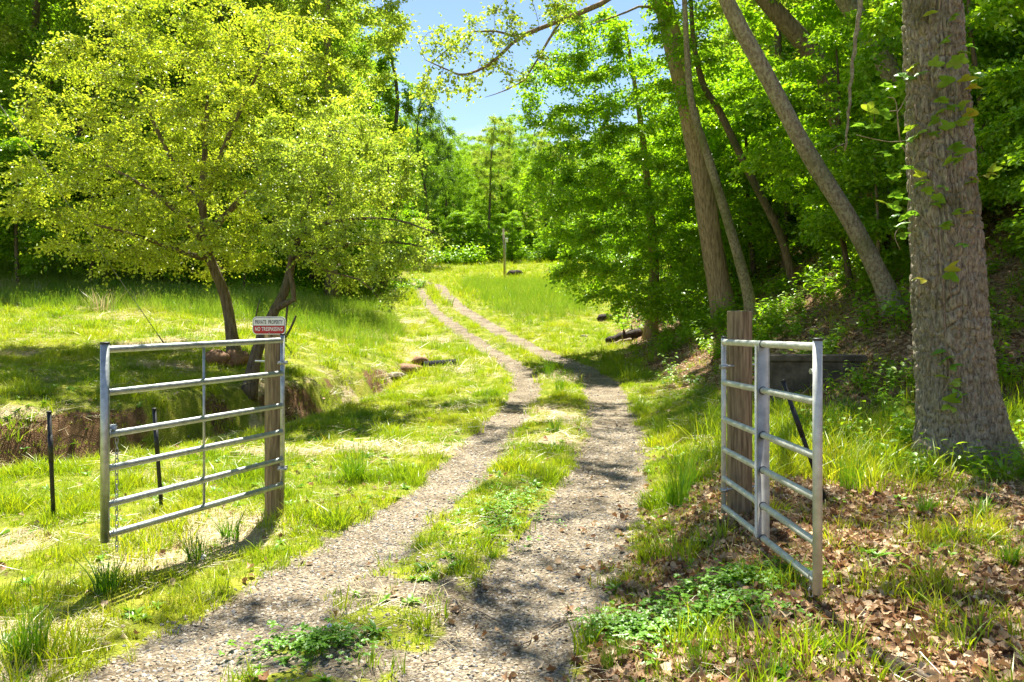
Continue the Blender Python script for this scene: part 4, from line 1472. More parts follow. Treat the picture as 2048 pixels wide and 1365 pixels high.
def forest_proto(kind, h, r0, cbase, crad, nA, nS, leaf, bark, seed, L_=.17, W_=.055, length=.7, flat=.75, lean=.5):
    rr = np.random.default_rng(seed)
    tp = [(0, 0, -.3), (rr.normal(0, lean), rr.normal(0, lean), h * .33), (rr.normal(0, lean), rr.normal(0, lean), h * .66), (rr.normal(0, lean), rr.normal(0, lean), h * .95)]
    zc = (cbase + h) / 2
    att = ellipsoid_points(nA, (0, 0, zc), (crad, crad, (h - cbase) / 2), seed, .35, cbase * .8)
    t = make_tree(kind, 'tree', 'tree', None, tp, [r0, r0 * .8, r0 * .55, r0 * .2], att, bark, leaf, start=max(.04, cbase / h * .75), step=.6, di=4.0, dk=.85,
                  r_tip=.008, n_spray=nS, k=8, length=length, L_=L_, W_=W_, seed=seed, flat=flat, tilt=.5 if flat < .3 else .65, droop=.15 if flat < .3 else .35, leaf_zone=.05, sides=9, twig_r=0, sub=3)
    t['h'] = h
    return t


protos = {
    'tall': forest_proto('woodland_tree', 20, .24, 5.0, 4.3, 420, 3100, M['leaf_green'], M['bark'], 701),
    'broad': forest_proto('woodland_tree', 15, .22, 1.5, 4.8, 480, 4700, M['leaf_green'], M['bark_dark'], 702),
    'slim': forest_proto('woodland_tree', 22, .22, 8, 3.3, 300, 2800, M['leaf_pale'], M['bark'], 703),
    'dark': forest_proto('woodland_tree', 17, .22, 3.5, 4.0, 360, 3600, M['leaf_dark'], M['bark_dark'], 704),
    'under': forest_proto('understory_tree', 6.5, .07, .7, 2.5, 260, 2050, M['leaf_beech'], M['bark_dark'], 705, .13, .042, .55, .2, .2),
    'sapling': forest_proto('understory_tree', 4.2, .045, .6, 1.9, 170, 1500, M['leaf_beech'], M['bark_lichen'], 706, .115, .038, .5, .15, .2),
    'column': forest_proto('woodland_tree', 19, .22, 1.0, 2.0, 380, 3600, M['leaf_green'], M['bark_dark'], 707, .16, .055, .6, .5),
}
used = {k: False for k in protos}


def put(kind, x, y, sc, rz, label, group, cat='tree', dz=0.0, tilt=(0, 0), sxy=1.0):
    o = protos[kind] if not used[kind] else copy_tree(protos[kind])
    used[kind] = True
    o.location = (x, y, H(x, y) + dz)
    o.rotation_euler = (tilt[0], tilt[1], rz)
    o.scale = (sc * sxy, sc * sxy, sc)
    tag(o, label, cat, group)
    return o


G_LEFT = 'trees of the wood beyond the meadow'
G_BACK = 'trees of the wood at the end of the field'
G_RIGHT = 'trees of the wood on the steep bank'
G_UL = 'understory trees at the edge of the meadow wood'
G_UB = 'understory trees under the wood at the end of the field'
G_UR = 'understory trees on the steep bank'
LOOK = {'tall': 'green tree', 'broad': 'broad crowned tree', 'slim': 'bare stemmed pale tree', 'dark': 'dark leafed tree', 'under': 'bushy understory tree', 'sapling': 'layered leafed sapling'}
_l = [('behind the yellow green tree', -10, 36), ('behind the slanting guy wire', -20, 34), ('near the vine clad tree', -9, 55), ('beside the stout trunk', -9, 40), ('deep in the shade', -30, 60), ('on the rising ground', -20, 75)]
_b = [('behind the utility pole', 0, 102), ('near the lone dark tree', -12, 100), ('beyond the beech', 18, 105), ('up on the ridge', 0, 170), ('on the ridge beyond the beech', 35, 165), ('on the ridge beyond the vines', -35, 165)]
_r = [('near the beech', 6, 30), ('behind the oak', 12, 13), ('near the lichen spotted trunk', 8, 16), ('behind the thick leaning trunk', 8, 25), ('past the charred logs', 9, 38), ('above the field', 25, 85), ('high on the slope', 20, 40)]
LANDMARK = {G_LEFT: _l, G_UL: _l, G_BACK: _b, G_UB: _b, G_RIGHT: _r, G_UR: _r}
rr = np.random.default_rng(77)
taken = [(bx, by, 3), (t1x, t1y, 4), (4.4, 8, 2), (6, 22, 1.5), (6.2, 13.3, 1.5)]


def blocks_trunk(kinds, x, y):
    """keep the sight line to the leaning trunks of the bank free of low foliage"""
    q = 1024 + F * x / y
    w_ = F * (1.5 if kinds[0] in ('sapling', 'under') else 1.0) / y
    if x < 0 and y < 96 and (x + 4.4) / y > -.143 and kinds[0] not in ('sapling', 'under'): return True
    if y < 22.8 and q + w_ > 1290 and q - w_ < 1475: return True
    if y < 13.8 and q + w_ > 1440 and q - w_ < 1820: return True
    if y < 19.5 and q + w_ > 1380 and q - w_ < 1520: return True
    return False


def sow(n, region, xr_, yr_, kinds, group, mind, s0, s1, labels=None, tries=6000, inframe=True, tilt=.03):
    c = 0
    for _ in range(tries):
        if c >= n: break
        x, y = rr.uniform(*xr_), rr.uniform(*yr_)
        if not region(x, y): continue
        if inframe and abs(x) > .66 * y + 4: continue
        if blocks_trunk(kinds, x, y): continue
        if any((x - a) ** 2 + (y - b) ** 2 < max(mind, m_) ** 2 for a, b, m_ in taken): continue
        taken.append((x, y, mind * .6))
        kd = kinds[rr.integers(len(kinds))]
        sc_ = rr.uniform(s0, s1)
        f_ = (sc_ - s0) / (s1 - s0)
        size = 'small' if f_ < .25 else 'medium' if f_ < .6 else 'large' if f_ < .85 else 'huge'
        best = min(LANDMARK[group], key=lambda m_: (x - m_[1]) ** 2 + (y - m_[2]) ** 2)
        where = labels or {G_LEFT: 'in the meadow wood', G_BACK: 'in the field end wood', G_RIGHT: 'in the bank wood'}[group]
        put(kd, x, y, sc_, rr.uniform(0, 6.28), '%s %s %s %s' % (size, LOOK[kd], where, best[0]), group, 'tree', 0, (rr.normal(0, tilt), rr.normal(0, tilt)))
        c += 1
    return c


def edge_left(x, y):
    e = np.interp(y, [27, 33, 38, 44, 66, 74], [-22, -15, -10.5, -8.6, -10.5, -16])
    return x < e


def edge_right(x, y):
    return x > f_toe(y) + 2.6 + (2.5 if y > 24 else 0)


# named specimens
put('column', -8.9, 55, 1.05, .4, 'narrow vine clad tree standing tallest beside the gap of sky', None)
put('dark', -9.9, 90, 1.18, 1.2, 'lone round topped dark tree rising against the sky at the bend of the field', None, sxy=.72)
put('slim', -8.8, 39.0, .95, 2.0, 'stout trunked tree at the corner of the meadow grass', None, sxy=1.3)
taken += [(-8.9, 55, 3), (-9.9, 90, 3), (-8.8, 39, 3)]
sow(30, lambda x, y: edge_left(x, y - 5) and not edge_left(x + 6, y - 5), (-40, -6), (27, 74), ['tall', 'broad', 'slim', 'tall'], G_LEFT, 3.0, .85, 1.15)
sow(56, lambda x, y: edge_left(x + 4, y - 5), (-64, -6), (31, 95), ['tall', 'tall', 'broad', 'broad', 'slim'], G_LEFT, 3.6, .9, 1.3)
sow(26, lambda x, y: edge_left(x - 1.2, y) and not edge_left(x + 3.5, y), (-36, -6), (27, 70), ['under', 'under', 'sapling'], G_UL, 2.0, .7, 1.2, 'by the meadow wood')
sow(18, lambda x, y: y > 95 + abs(x) * .1, (-22, 24), (95, 102), ['under', 'under', 'sapling'], G_UB, 2.0, .6, 1.05, 'by the field end wood')
sow(34, lambda x, y: y > 101 + abs(x) * .1, (-30, 34), (101, 126), ['tall', 'broad', 'slim', 'tall', 'broad'], G_BACK, 3.2, .75, 1.0)
sow(24, lambda x, y: y > 104, (-30, 30), (104, 128), ['under'], G_UB, 2.2, .8, 1.25, 'by the field end wood')
sow(75, lambda x, y: y > 126, (-55, 60), (126, 205), ['tall', 'broad', 'broad', 'dark', 'broad'], G_BACK, 4.6, .85, 1.15)
sow(30, lambda x, y: edge_right(x, y), (4, 34), (27, 60), ['tall', 'broad', 'slim', 'tall'], G_RIGHT, 2.9, .75, 1.1)
sow(9, lambda x, y: edge_right(x - 2, y), (6, 24), (16, 30), ['slim', 'slim', 'tall'], G_RIGHT, 2.8, .75, 1.0)
sow(34, lambda x, y: edge_right(x, y), (10, 60), (60, 115), ['tall', 'broad', 'slim'], G_RIGHT, 3.8, .85, 1.2)
sow(50, lambda x, y: x > f_toe(y) + 1.5, (4.5, 26), (13.5, 40), ['under', 'sapling', 'under'], G_UR, 1.4, .7, 1.25, 'on the steep bank')
sow(12, lambda x, y: x > f_toe(y) + 2.2, (6, 14), (9.5, 15), ['sapling'], G_UR, 1.3, .55, .95, 'on the steep bank')
for k, u in used.items():
    if not u:
        for ch in list(protos[k].children): bpy.data.objects.remove(ch)
        bpy.data.objects.remove(protos[k])


# ------------------------------------------------------------------ gates
def gate(loc, label, free, hinge, ztop_f, zbot_f, ztop_h, zbot_h, rail_f, rail_h, mat, r_free, r_hinge, r_rail):
    g = thing('metal_gate', loc, label, 'gate')
    fx, hx = np.array(free, float), np.array(hinge, float)

    def at(t, z):
        p = hx + (fx - hx) * t
        return np.array([p[0], p[1], z])
    o = part('end_stile', add_tube(MB(), [at(1, zbot_f), at(1, (zbot_f + ztop_f) / 2), at(1, ztop_f)], r_free, 20), mat, g)
    part('end_cap', add_tube(MB(), [at(1, ztop_f - .004), at(1, ztop_f + .006), at(1, ztop_f + .009)], [r_free * 1.06, r_free * 1.06, r_free * .8], 20), M['black_cap'], o)
    o = part('hinge_stile', add_tube(MB(), [at(0, zbot_h), at(0, (zbot_h + ztop_h) / 2), at(0, ztop_h)], r_hinge, 16), mat, g)
    part('end_cap', add_tube(MB(), [at(0, ztop_h - .004), at(0, ztop_h + .005), at(0, ztop_h + .008)], [r_hinge * 1.06, r_hinge * 1.06, r_hinge * .8], 16), M['black_cap'], o)
    L_ = np.linalg.norm(fx - hx)
    for a, b in zip(rail_f, rail_h):
        z = lambda t: b + (a - b) * t
        part('rail', add_tube(MB(), [at(t, z(t)) for t in (r_hinge * .8 / L_, .25, .5, .75, 1 - r_free * .8 / L_)], r_rail, 16, False), mat, g)
        for t, s in ((1 - r_free / L_, 1), (r_hinge / L_, 1)):
            u = np.append((fx - hx) / L_, 0) * .006
            c = at(t, z(t))
            part('weld', add_tube(MB(), [c - u * 1.3, c - u * .4, c + u * .4, c + u * 1.3], [r_rail * 1.01, r_rail * 1.10, r_rail * 1.10, r_rail * 1.01], 14, False), mat, g)
    return g, at


def chain(parent, p, n, sz, mat):
    """hanging chain of welded links; each link a sub-part"""
    mb = MB()
    a = np.linspace(0, 2 * PI, 11)[:-1]
    ctr = np.stack([np.cos(a) * .28, np.zeros(10), np.where(np.sin(a) >= 0, .30, -.30) + np.sin(a) * .28], 1) * sz
    V = []
    for q in range(10):
        tn = ctr[(q + 1) % 10] - ctr[q - 1]; tn /= np.linalg.norm(tn)
        s_ = np.array([0, 1.0, 0]); w_ = np.cross(tn, s_)
        for e in range(5):
            V.append(ctr[q] + sz * .09 * (math.cos(e * 2 * PI / 5) * s_ + math.sin(e * 2 * PI / 5) * w_))
    Qd = [[q * 5 + e, q * 5 + (e + 1) % 5, ((q + 1) % 10) * 5 + (e + 1) % 5, ((q + 1) % 10) * 5 + e] for q in range(10) for e in range(5)]
    me = np_mesh('link', np.array(V), np.zeros((0, 3), int), np.array(Qd), mat)
    first = None
    for k in range(n):
        l_ = link('chain_link', me, parent if first is None else first)
        if first is None:
            l_.name = 'chain'
            l_.location = Vector(p) - parent.location
            first = l_
        else:
            l_.location = (0, 0, -k * sz * .98)
            l_.rotation_euler = (0, 0, PI / 2 * (k % 2) + .25 * math.sin(k * 1.7))
    return first


def nut_bolt(name, a, b, r, mat, parent, nuts=()):
    mb = add_tube(MB(), [a, (np.asarray(a) + np.asarray(b)) / 2, b], r, 10)
    d = np.asarray(b, float) - np.asarray(a, float); L_ = np.linalg.norm(d); d /= L_
    for t in nuts:
        c = np.asarray(a) + d * t * L_
        add_tube(mb, [c - d * .006, c + d * .006], r * 2.1, 6)
    return part(name, mb, mat, parent, False)


rails_f = [1.495, 1.221, .952, .736, .504, .309]
rails_h = [1.497, 1.224, .955, .738, .507, .300]
fL, hL = (-2.595, 5.10), (-1.905, 6.64)
gL, atL = gate((-1.905, 6.64, H(-1.905, 6.64)), 'six rail galvanised gate leaf swung open on the post with the warning sign', fL, hL, 1.536, .268, 1.545, .262, rails_f, rails_h, M['galv'], .028, .019, .0225)
zb = lambda t: .30 + .009 * t
part('middle_brace', add_tube(MB(), [atL(.508, .3), atL(.508, .9), atL(.508, 1.49)], .0095, 10), M['galv'], gL)
pL = np.array([-2.02, 6.80])
for z in (1.31, .43):
    a = np.array([-1.885, 6.70, z]); b = np.array([-2.20, 6.86, z])
    nut_bolt('hinge_bolt', a, b, .008, M['galv'], gL, (.02, .12))
    c = atL(0, z)
    part('hinge_clamp', add_tube(MB(), [c + [0, 0, -.014], c + [0, 0, .014]], .026, 14), M['galv'], gL)
    nut_bolt('clamp_bolt', c + [-.035, -.012, 0], c + [.04, -.01, 0], .006, M['galv'], gL, (0.04, .9))
chain(gL, atL(.955, .90) + np.array([0, .02, 0]), 22, .034, M['wire'])
mb = MB(); box(mb, atL(.965, .965) + np.array([0, -.005, .03]), (.05, .02, .035), None, .004)
add_tube(mb, [atL(.99, .955), atL(.965, .985), atL(.95, 1.01)], .006, 8)
part('latch_hook', mb, M['galv'], gL)

fR, hR = (1.5275, 4.0), (1.527, 5.77)
rf = [1.565, 1.29, 1.015, .805, .58, .39]
rh = [1.516, 1.227, .96, .744, .535, .329]
gR, atR = gate((1.527, 5.77, H(1.527, 5.77)), 'galvanised gate leaf with a flat middle stile swung open on the tall plain post', fR, hR, 1.60, .33, 1.552, .285, rf, rh, M['galv_dull'], .0235, .0185, .0205)
mb = MB()
zt, zl_ = 1.53, .36
cR = atR(.51, 0)
box(mb, [cR[0], cR[1], (zt + zl_) / 2], (.068, .005, zt - zl_), None, .0015)
for s in (-1, 1):
    box(mb, [cR[0] + s * .0365, cR[1] + .018, (zt + zl_) / 2], (.005, .041, zt - zl_), None, .0015)
part('flat_stile', mb, M['galv_dull'], gR)
for a, b in zip(rf, rh):
    z = b + (a - b) * .51
    part('collar', add_tube(MB(), [[cR[0], cR[1] - .006, z], [cR[0], cR[1] - .0027, z]], .0245, 18), M['black_cap'], gR)
for z in (1.34, .45):
    c = atR(0, z)
    part('hinge_clamp', add_tube(MB(), [c + [0, 0, -.012], c + [0, 0, .012]], .025, 14), M['galv'], gR)
    nut_bolt('hinge_bolt', c + [-.03, -.002, 0], c + [.36, .11, .012], .008, M['galv'], gR, (.02, .14, .97))
ch = chain(gR, np.array([1.512, 4.045, .40]), 3, .04, M['galv'])
nut_bolt('chain_eye', np.array([1.505, 4.02, .43]), np.array([1.53, 4.06, .42]), .005, M['galv'], gR, (.1,))
nut_bolt('latch_bolt', np.array([1.50, 4.02, 1.44]), np.array([1.535, 4.03, 1.44]), .007, M['galv'], gR, (.15,))


# ------------------------------------------------------------------ posts
def wood_post(name, x, y, r, ztop, label, seed, lean=(0, 0), hnotch=0.0):
    z0 = H(x, y)
    t = thing(name, (x, y, z0 - .1), label, 'post')
    n, m = 34, 40
    zz = np.concatenate([np.linspace(z0 - .1, ztop - .012, m - 2), [ztop - .004, ztop]])
    a = np.arange(n) * 2 * PI / n
    A, Zz = np.meshgrid(a, zz)
    rr_ = r * (1 + .03 * noise3(np.cos(A) * 2, np.sin(A) * 2, Zz * .9, seed)) + .003 * noise3(np.cos(A) * 14, np.sin(A) * 14, Zz * 1.2, seed + 1)
    crack = np.exp(-((A - 4.35 - .12 * noise3(Zz * 1.5, 0, 0, seed + 3)) / .05) ** 2) * .012 * sstep(noise3(Zz * .8, 3, 0, seed + 2), -.2, .15)
    rr_ = rr_ - crack
    rr_[-1] *= .95; 
    tt = (Zz - z0)
    V = np.stack([x + np.cos(A) * rr_ + lean[0] * tt, y + np.sin(A) * rr_ + lean[1] * tt, Zz], -1).reshape(-1, 3)
    i, j = np.meshgrid(np.arange(m - 1), np.arange(n), indexing='ij'); j2 = (j + 1) % n
    Qp = np.stack([i * n + j, i * n + j2, (i + 1) * n + j2, (i + 1) * n + j], -1).reshape(-1, 4)
    part('shaft', MB().add(V, None, Qp), M['post_wood'], t)
    ring = V[-n:]
    part('end_grain', MB().add(np.concatenate([ring, [[x + lean[0] * (ztop - z0), y + lean[1] * (ztop - z0), ztop + .001]]]), [[k, (k + 1) % n, n] for k in range(n)]), M['dead_wood'], t)
    return t


wood_post('gate_post', -2.02, 6.80, .079, 1.66, 'round wooden gate post carrying the red and white sign', 901)
wood_post('gate_post', 1.667, 5.86, .089, 1.742, 'tall round wooden gate post with a bare flat top', 911)


def steel_post(base, top, label):
    base, top = np.array(base, float), np.array(top, float)
    d = (top - base) / np.linalg.norm(top - base)
    t = thing('steel_post', base, label, 'post')
    part('shaft', add_tube(MB(), [base - d * .15, (base + top) / 2, top - d * .006], .0175, 12), M['black_steel'], t)
    part('cap', add_tube(MB(), [top - d * .008, top + d * .002, top + d * .006], [.0215, .0215, .015], 12), M['black_steel'], t)
    mid = base + (top - base) * .66
    part('coupling', add_tube(MB(), [mid - d * .12, mid + d * .12], .0205, 12), M['black_steel'], t)


zq = H(-3.93, 6.86)
steel_post((-3.93, 6.86, zq), (-3.97, 6.86, .875), 'thin upright black steel post in the grass clear of the signed gate')
zq = H(-3.11, 7.1)
steel_post((-3.11, 7.1, zq), (-3.185, 7.12, .87), 'thin black steel post in the grass seen between the rails behind the gate')
zq = H(2.42, 6.15)
steel_post((2.42, 6.15, zq), (2.14, 6.32, 1.19), 'black steel post leaning far over behind the gate with the flat stile')

# ------------------------------------------------------------------ sign
sx0, sy0, sz0 = P(538, 651.5, 6.70)
sg = thing('warning_sign', (sx0, sy0, sz0 - .076), 'small red and white sign reading PRIVATE PROPERTY NO TRESPASSING', 'sign')


def rounded(w, h, r, n=7, clip=None):
    pts = []
    for (cx_, cz_, a0) in ((w / 2 - r, h / 2 - r, 0), (-w / 2 + r, h / 2 - r, PI / 2), (-w / 2 + r, -h / 2 + r, PI), (w / 2 - r, -h / 2 + r, 1.5 * PI)):
        for k in range(n):
            a = a0 + k / (n - 1) * PI / 2
            pts.append([cx_ + r * math.cos(a), cz_ + r * math.sin(a)])
    p = np.array(pts)
    if clip == 'low': p[:, 1] = np.minimum(p[:, 1], -.0)
    if clip == 'high': p[:, 1] = np.maximum(p[:, 1], .0)
    return p


def slab(p2, y0, y1):
    n = len(p2)
    f = np.stack([sx0 + p2[:, 0], np.full(n, y0), sz0 + p2[:, 1]], 1)
    b = f.copy(); b[:, 1] = y1
    c = np.array([[sx0 + p2[:, 0].mean(), y0, sz0 + p2[:, 1].mean()], [sx0 + p2[:, 0].mean(), y1, sz0 + p2[:, 1].mean()]])
    V = np.concatenate([f, b, c])
    T = [[k, (k + 1) % n, 2 * n] for k in range(n)] + [[n + (k + 1) % n, n + k, 2 * n + 1] for k in range(n)]
    Qd = [[k, n + k, n + (k + 1) % n, (k + 1) % n] for k in range(n)]
    return MB().add(V, T, Qd)


part('panel', slab(rounded(.278, .150, .036), sy0, sy0 + .003), M['sign_white'], sg, False)
part('border_line', slab(rounded(.264, .136, .031), sy0 - .0012, sy0 - .0002), M['sign_black'], sg, False)
part('white_field', slab(rounded(.258, .130, .028, 7, 'high'), sy0 - .0024, sy0 - .0013), M['sign_white'], sg, False)
part('red_field', slab(rounded(.258, .130, .028, 7, 'low') + [0, -.0025], sy0 - .0024, sy0 - .0013), M['sign_red'], sg, False)
dg = None


def lettering(txt, zc, w, h, mat):
    cu = bpy.data.curves.new('lettering', 'FONT')
    cu.body = txt
    cu.align_x = 'CENTER'; cu.align_y = 'CENTER'
    cu.size = 1.0
    cu.offset = .022
    cu.space_character = 1.08
    o = bpy.data.objects.new('lettering_curve', cu)
    COL.objects.link(o)
    bpy.context.view_layer.update()
    me = bpy.data.meshes.new_from_object(o.evaluated_get(bpy.context.evaluated_depsgraph_get()))
    bpy.data.objects.remove(o)
    V = np.zeros(len(me.vertices) * 3); me.vertices.foreach_get('co', V); V = V.reshape(-1, 3)
    lo, hi = V.min(0), V.max(0)
    V = (V - (lo + hi) / 2) / (hi - lo + 1e-9)
    W_ = np.stack([V[:, 0] * w, np.full(len(V), -.0032), V[:, 1] * h + zc + .076], 1)
    me.vertices.foreach_set('co', W_.astype(np.float32).ravel())
    me.materials.clear(); me.materials.append(mat)
    me.update()
    return link('lettering', me, sg)


lettering('PRIVATE  PROPERTY', .029, .232, .034, M['sign_black'])
lettering('NO TRESPASSING', -.029, .232, .034, M['sign_white'])
for dz in (.062, -.062):
    part('screw', add_tube(MB(), [[sx0 + .003, sy0 - .006, sz0 + dz], [sx0 + .003, sy0 + .02, sz0 + dz]], .004, 8), M['galv'], sg)

# ------------------------------------------------------------------ concrete box, culvert, logs, rocks, pole, wires
cb = thing('concrete_box', (4.58, 12.1, H(4.58, 11.9)), 'low weathered concrete wall set into the leafy bank behind the gate', 'wall')
box_r = rotz(-.05)
def concrete_block(c, size, seed):
    mb = MB(); box(mb, (0, 0, 0), size, box_r, .015)
    V, T, Qd = mb.arrays()
    return MB().add(V + np.asarray(c), T, Qd)
part('wall', concrete_block((4.60, 12.15, .66), (1.38, .22, .62), 1), M['concrete'], cb, False)
part('cap_slab', concrete_block((4.60, 12.17, 1.02), (1.46, .34, .10), 2), M['concrete'], cb, False)

cv = P(862, 716, 22)
cz_ = H(cv[0], cv[1])
cu_ = thing('culvert_pipe', (cv[0], cv[1], cz_ - .1), 'black corrugated culvert pipe end poking out of the grass beside the driveway', 'pipe')
mb = MB()
ax = np.array([.93, .36, .05]); ax /= np.linalg.norm(ax)
n = 40
tt = np.linspace(-.22, .7, n)
cpos = np.array([cv[0], cv[1], cz_ - .03])
add_tube(mb, [cpos + ax * t for t in tt], .17 + .014 * np.sin(tt * 75), 22, False)
add_tube(mb, [cpos + ax * t for t in tt[::-1]], .145, 22, False)
part('pipe', mb, M['black_pipe'], cu_)


def rock(name, p, s, label, seed, mat='rock', cat='rock', group=None, rz=0):
    r = np.random.default_rng(seed)
    n, m = 14, 9
    A, B = np.meshgrid(np.arange(n) * 2 * PI / n, np.linspace(-PI / 2, PI / 2, m))
    d = np.stack([np.cos(A) * np.cos(B), np.sin(A) * np.cos(B), np.sin(B)], -1).reshape(-1, 3)
    k = 1 + .55 * noise3(d[:, 0] * 1.4, d[:, 1] * 1.4, d[:, 2] * 1.4, seed) + .2 * noise3(d[:, 0] * 4, d[:, 1] * 4, d[:, 2] * 4, seed + 1)
    V = (d * k[:, None] * np.asarray(s)) @ rotz(rz).T
    i, j = np.meshgrid(np.arange(m - 1), np.arange(n), indexing='ij'); j2 = (j + 1) % n
    Qd = np.stack([i * n + j, i * n + j2, (i + 1) * n + j2, (i + 1) * n + j], -1).reshape(-1, 4)
    o = link(name, MB().add(V, None, Qd).mesh(name, M[mat]))
    o.location = p
    return tag(o, label, cat, group)


def on_ground(px, d, dz):
    x = (px - 1024) / F * d
    return (x, d, H(x, d) + dz)


rock('stone', on_ground(818, 21.6, .03), (.38, .25, .16), 'tan flat stone leaning at the mouth of the culvert pipe', 1001, 'rust', rz=.5)
rock('stone', on_ground(785, 20.6, .02), (.34, .18, .08), 'low pale stone slab in the ditch below the culvert', 1002, 'rock', rz=.4)
rock('stone', on_ground(840, 22.4, .10), (.22, .16, .15), 'rusty brown stone resting against the culvert pipe', 1003, 'rust')
rock('stone', on_ground(690, 16.2, .02), (.13, .1, .07), 'small grey stone in the grass of the ditch', 1004)
rock('stone', on_ground(432, 15.5, .16), (.24, .2, .16), 'brown boulder at the foot of the yellow green tree', 1005, 'rust')
rock('stone', on_ground(468, 15.7, .17), (.28, .2, .19), 'larger dark boulder at the foot of the yellow green tree', 1006, 'rust')
rock('stone', on_ground(1210, 36, .10), (.42, .3, .22), 'dark rounded rock on the sunny slope under the beech', 1007, 'char')
rock('stone', on_ground(1030, 74, .2), (.8, .5, .45), 'dark stump like rock out in the far field beside the utility pole', 1008, 'char')
rock('stone', on_ground(1168, 30, .03), (.14, .1, .06), 'pale little stone in the grassy hollow near the charred logs', 1009)

# charred logs
lg = [((1215, 690), (1280, 672), 27.0, .16, 'charred log lying at the foot of the bank', 'char'), ((1228, 700), (1262, 690), 26.6, .07, 'thin grey log end sticking out of the charred log pile', 'dead_wood'),
      ((1236, 676), (1290, 662), 27.6, .12, 'grey weathered log lying behind the charred log', 'dead_wood')]
for (a, b, d, r_, lab, mt) in lg:
    p0, p1 = P(a[0], a[1], d), P(b[0], b[1], d + .35)
    for p_ in (p0, p1): p_[2] = max(p_[2], H(p_[0], p_[1]) + r_ * .6)
    t = thing('log', p0, lab, 'log')
    pts_ = spline([p0, p0 * .6 + p1 * .4 + [0, 0, .04], p1], 9)
    part('log_wood', add_tube(MB(), pts_, r_ * (1 + .15 * np.sin(np.arange(9) * 1.9)), 12), M[mt], t)
    part('branch_stub', add_tube(MB(), [pts_[5], pts_[5] + [-.05, -.12, .16], pts_[5] + [-.08, -.2, .26]], [r_ * .35, r_ * .25, r_ * .12], 7), M[mt], t)

# utility pole in the field
ux, uy = P(1009, 560, 70)[:2]
uz = H(ux, uy)
up_ = thing('utility_pole', (ux, uy, uz), 'short weathered wooden utility pole with a white meter box in the far field', 'pole')
ztop = CAMZ + (620 - 458) / F * 70
part('pole', add_tube(MB(), [[ux, uy, uz - .3], [ux - .03, uy, (uz + ztop) / 2], [ux - .1, uy, ztop]], [.08, .075, .065], 12), M['pole_wood'], up_)
mb = MB(); box(mb, [ux + .18, uy - .06, CAMZ + (620 - 481) / F * 70], (.26, .18, .36), None, .02)
part('meter_box', mb, M['white_paint'], up_, False)
part('conduit', add_tube(MB(), [[ux + .12, uy - .14, uz + .1], [ux + .1, uy - .14, uz + 2], [ux + .1, uy - .12, CAMZ + (620 - 482) / F * 70]], .03, 8), M['galv_dull'], up_)

# guy wire with its pole outside the view
g0 = np.array([*P(335, 690, 17.0)[:2], 0.0]); g0[2] = H(g0[0], g0[1])
g1 = P(-10, 196, 14.6)
d_ = g1 - g0
g2 = g0 + d_ * 1.5
gw = thing('guy_wire', g0, 'thin steel guy wire slanting up from the meadow past the yellow green tree', 'wire')
part('strand', add_tube(MB(), [g0 + d_ * t for t in np.linspace(0, 1.5, 8)], .0075, 6), M['wire'], gw)
part('anchor_rod', add_tube(MB(), [g0 - d_ * .03, g0, g0 + d_ * .06], .012, 8), M['black_steel'], gw)
ob_ = thing('utility_pole', (g2[0], g2[1], H(g2[0], g2[1])), 'tall wooden utility pole holding the top of the guy wire', 'pole')
part('pole', add_tube(MB(), [[g2[0], g2[1], H(g2[0], g2[1]) - .3], [g2[0], g2[1], 4], [g2[0], g2[1], g2[2] + .8]], [.16, .14, .11], 12), M['pole_wood'], ob_)


# ------------------------------------------------------------------ vine on the oak
def palmate(seed, n=3, L_=.11, W_=.034):
    r = np.random.default_rng(seed); mb = MB()
    for k in range(n):
        a = (k - (n - 1) / 2) * (1.0 if n == 3 else .75) + r.normal(0, .08)
        V, Qd = leaf_blade(L_ * (1.1 if k == n // 2 else .85) * r.uniform(.9, 1.1), W_ * r.uniform(.9, 1.15), r.uniform(.1, .5), 6, .3)
        mb.add(V @ rotz(a).T + [0, .012, 0], None, Qd)
    add_tube(mb, [[0, -.05, -.008], [0, -.02, 0], [0, .014, 0]], .0016, 4)
    return mb.mesh('vine_leaf', M['leaf_vine'])


vl = [palmate(1100 + i, 3 if i % 3 else 5, .085 + .012 * (i % 3), .028 + .004 * (i % 2)) for i in range(6)]
vine = thing('climbing_vine', ob + [0, -.4, .3], 'vine with bright green and yellow leaves climbing the furrowed oak trunk', 'vine')


def oak_front(px, py, off=.03):
    """point on the camera side of the oak's trunk seen at this pixel, or beside it"""
    d = 7.75
    for _ in range(6):
        p = P(px, py, d)
        cx_ = np.interp(p[2], zz, cxk); r_ = np.interp(p[2], zz, rk)
        q = np.clip((p[0] - cx_) / r_, -1, 1)
        d = ob[1] - r_ * math.sqrt(max(0, 1 - q * q)) - off
    return P(px, py, d)


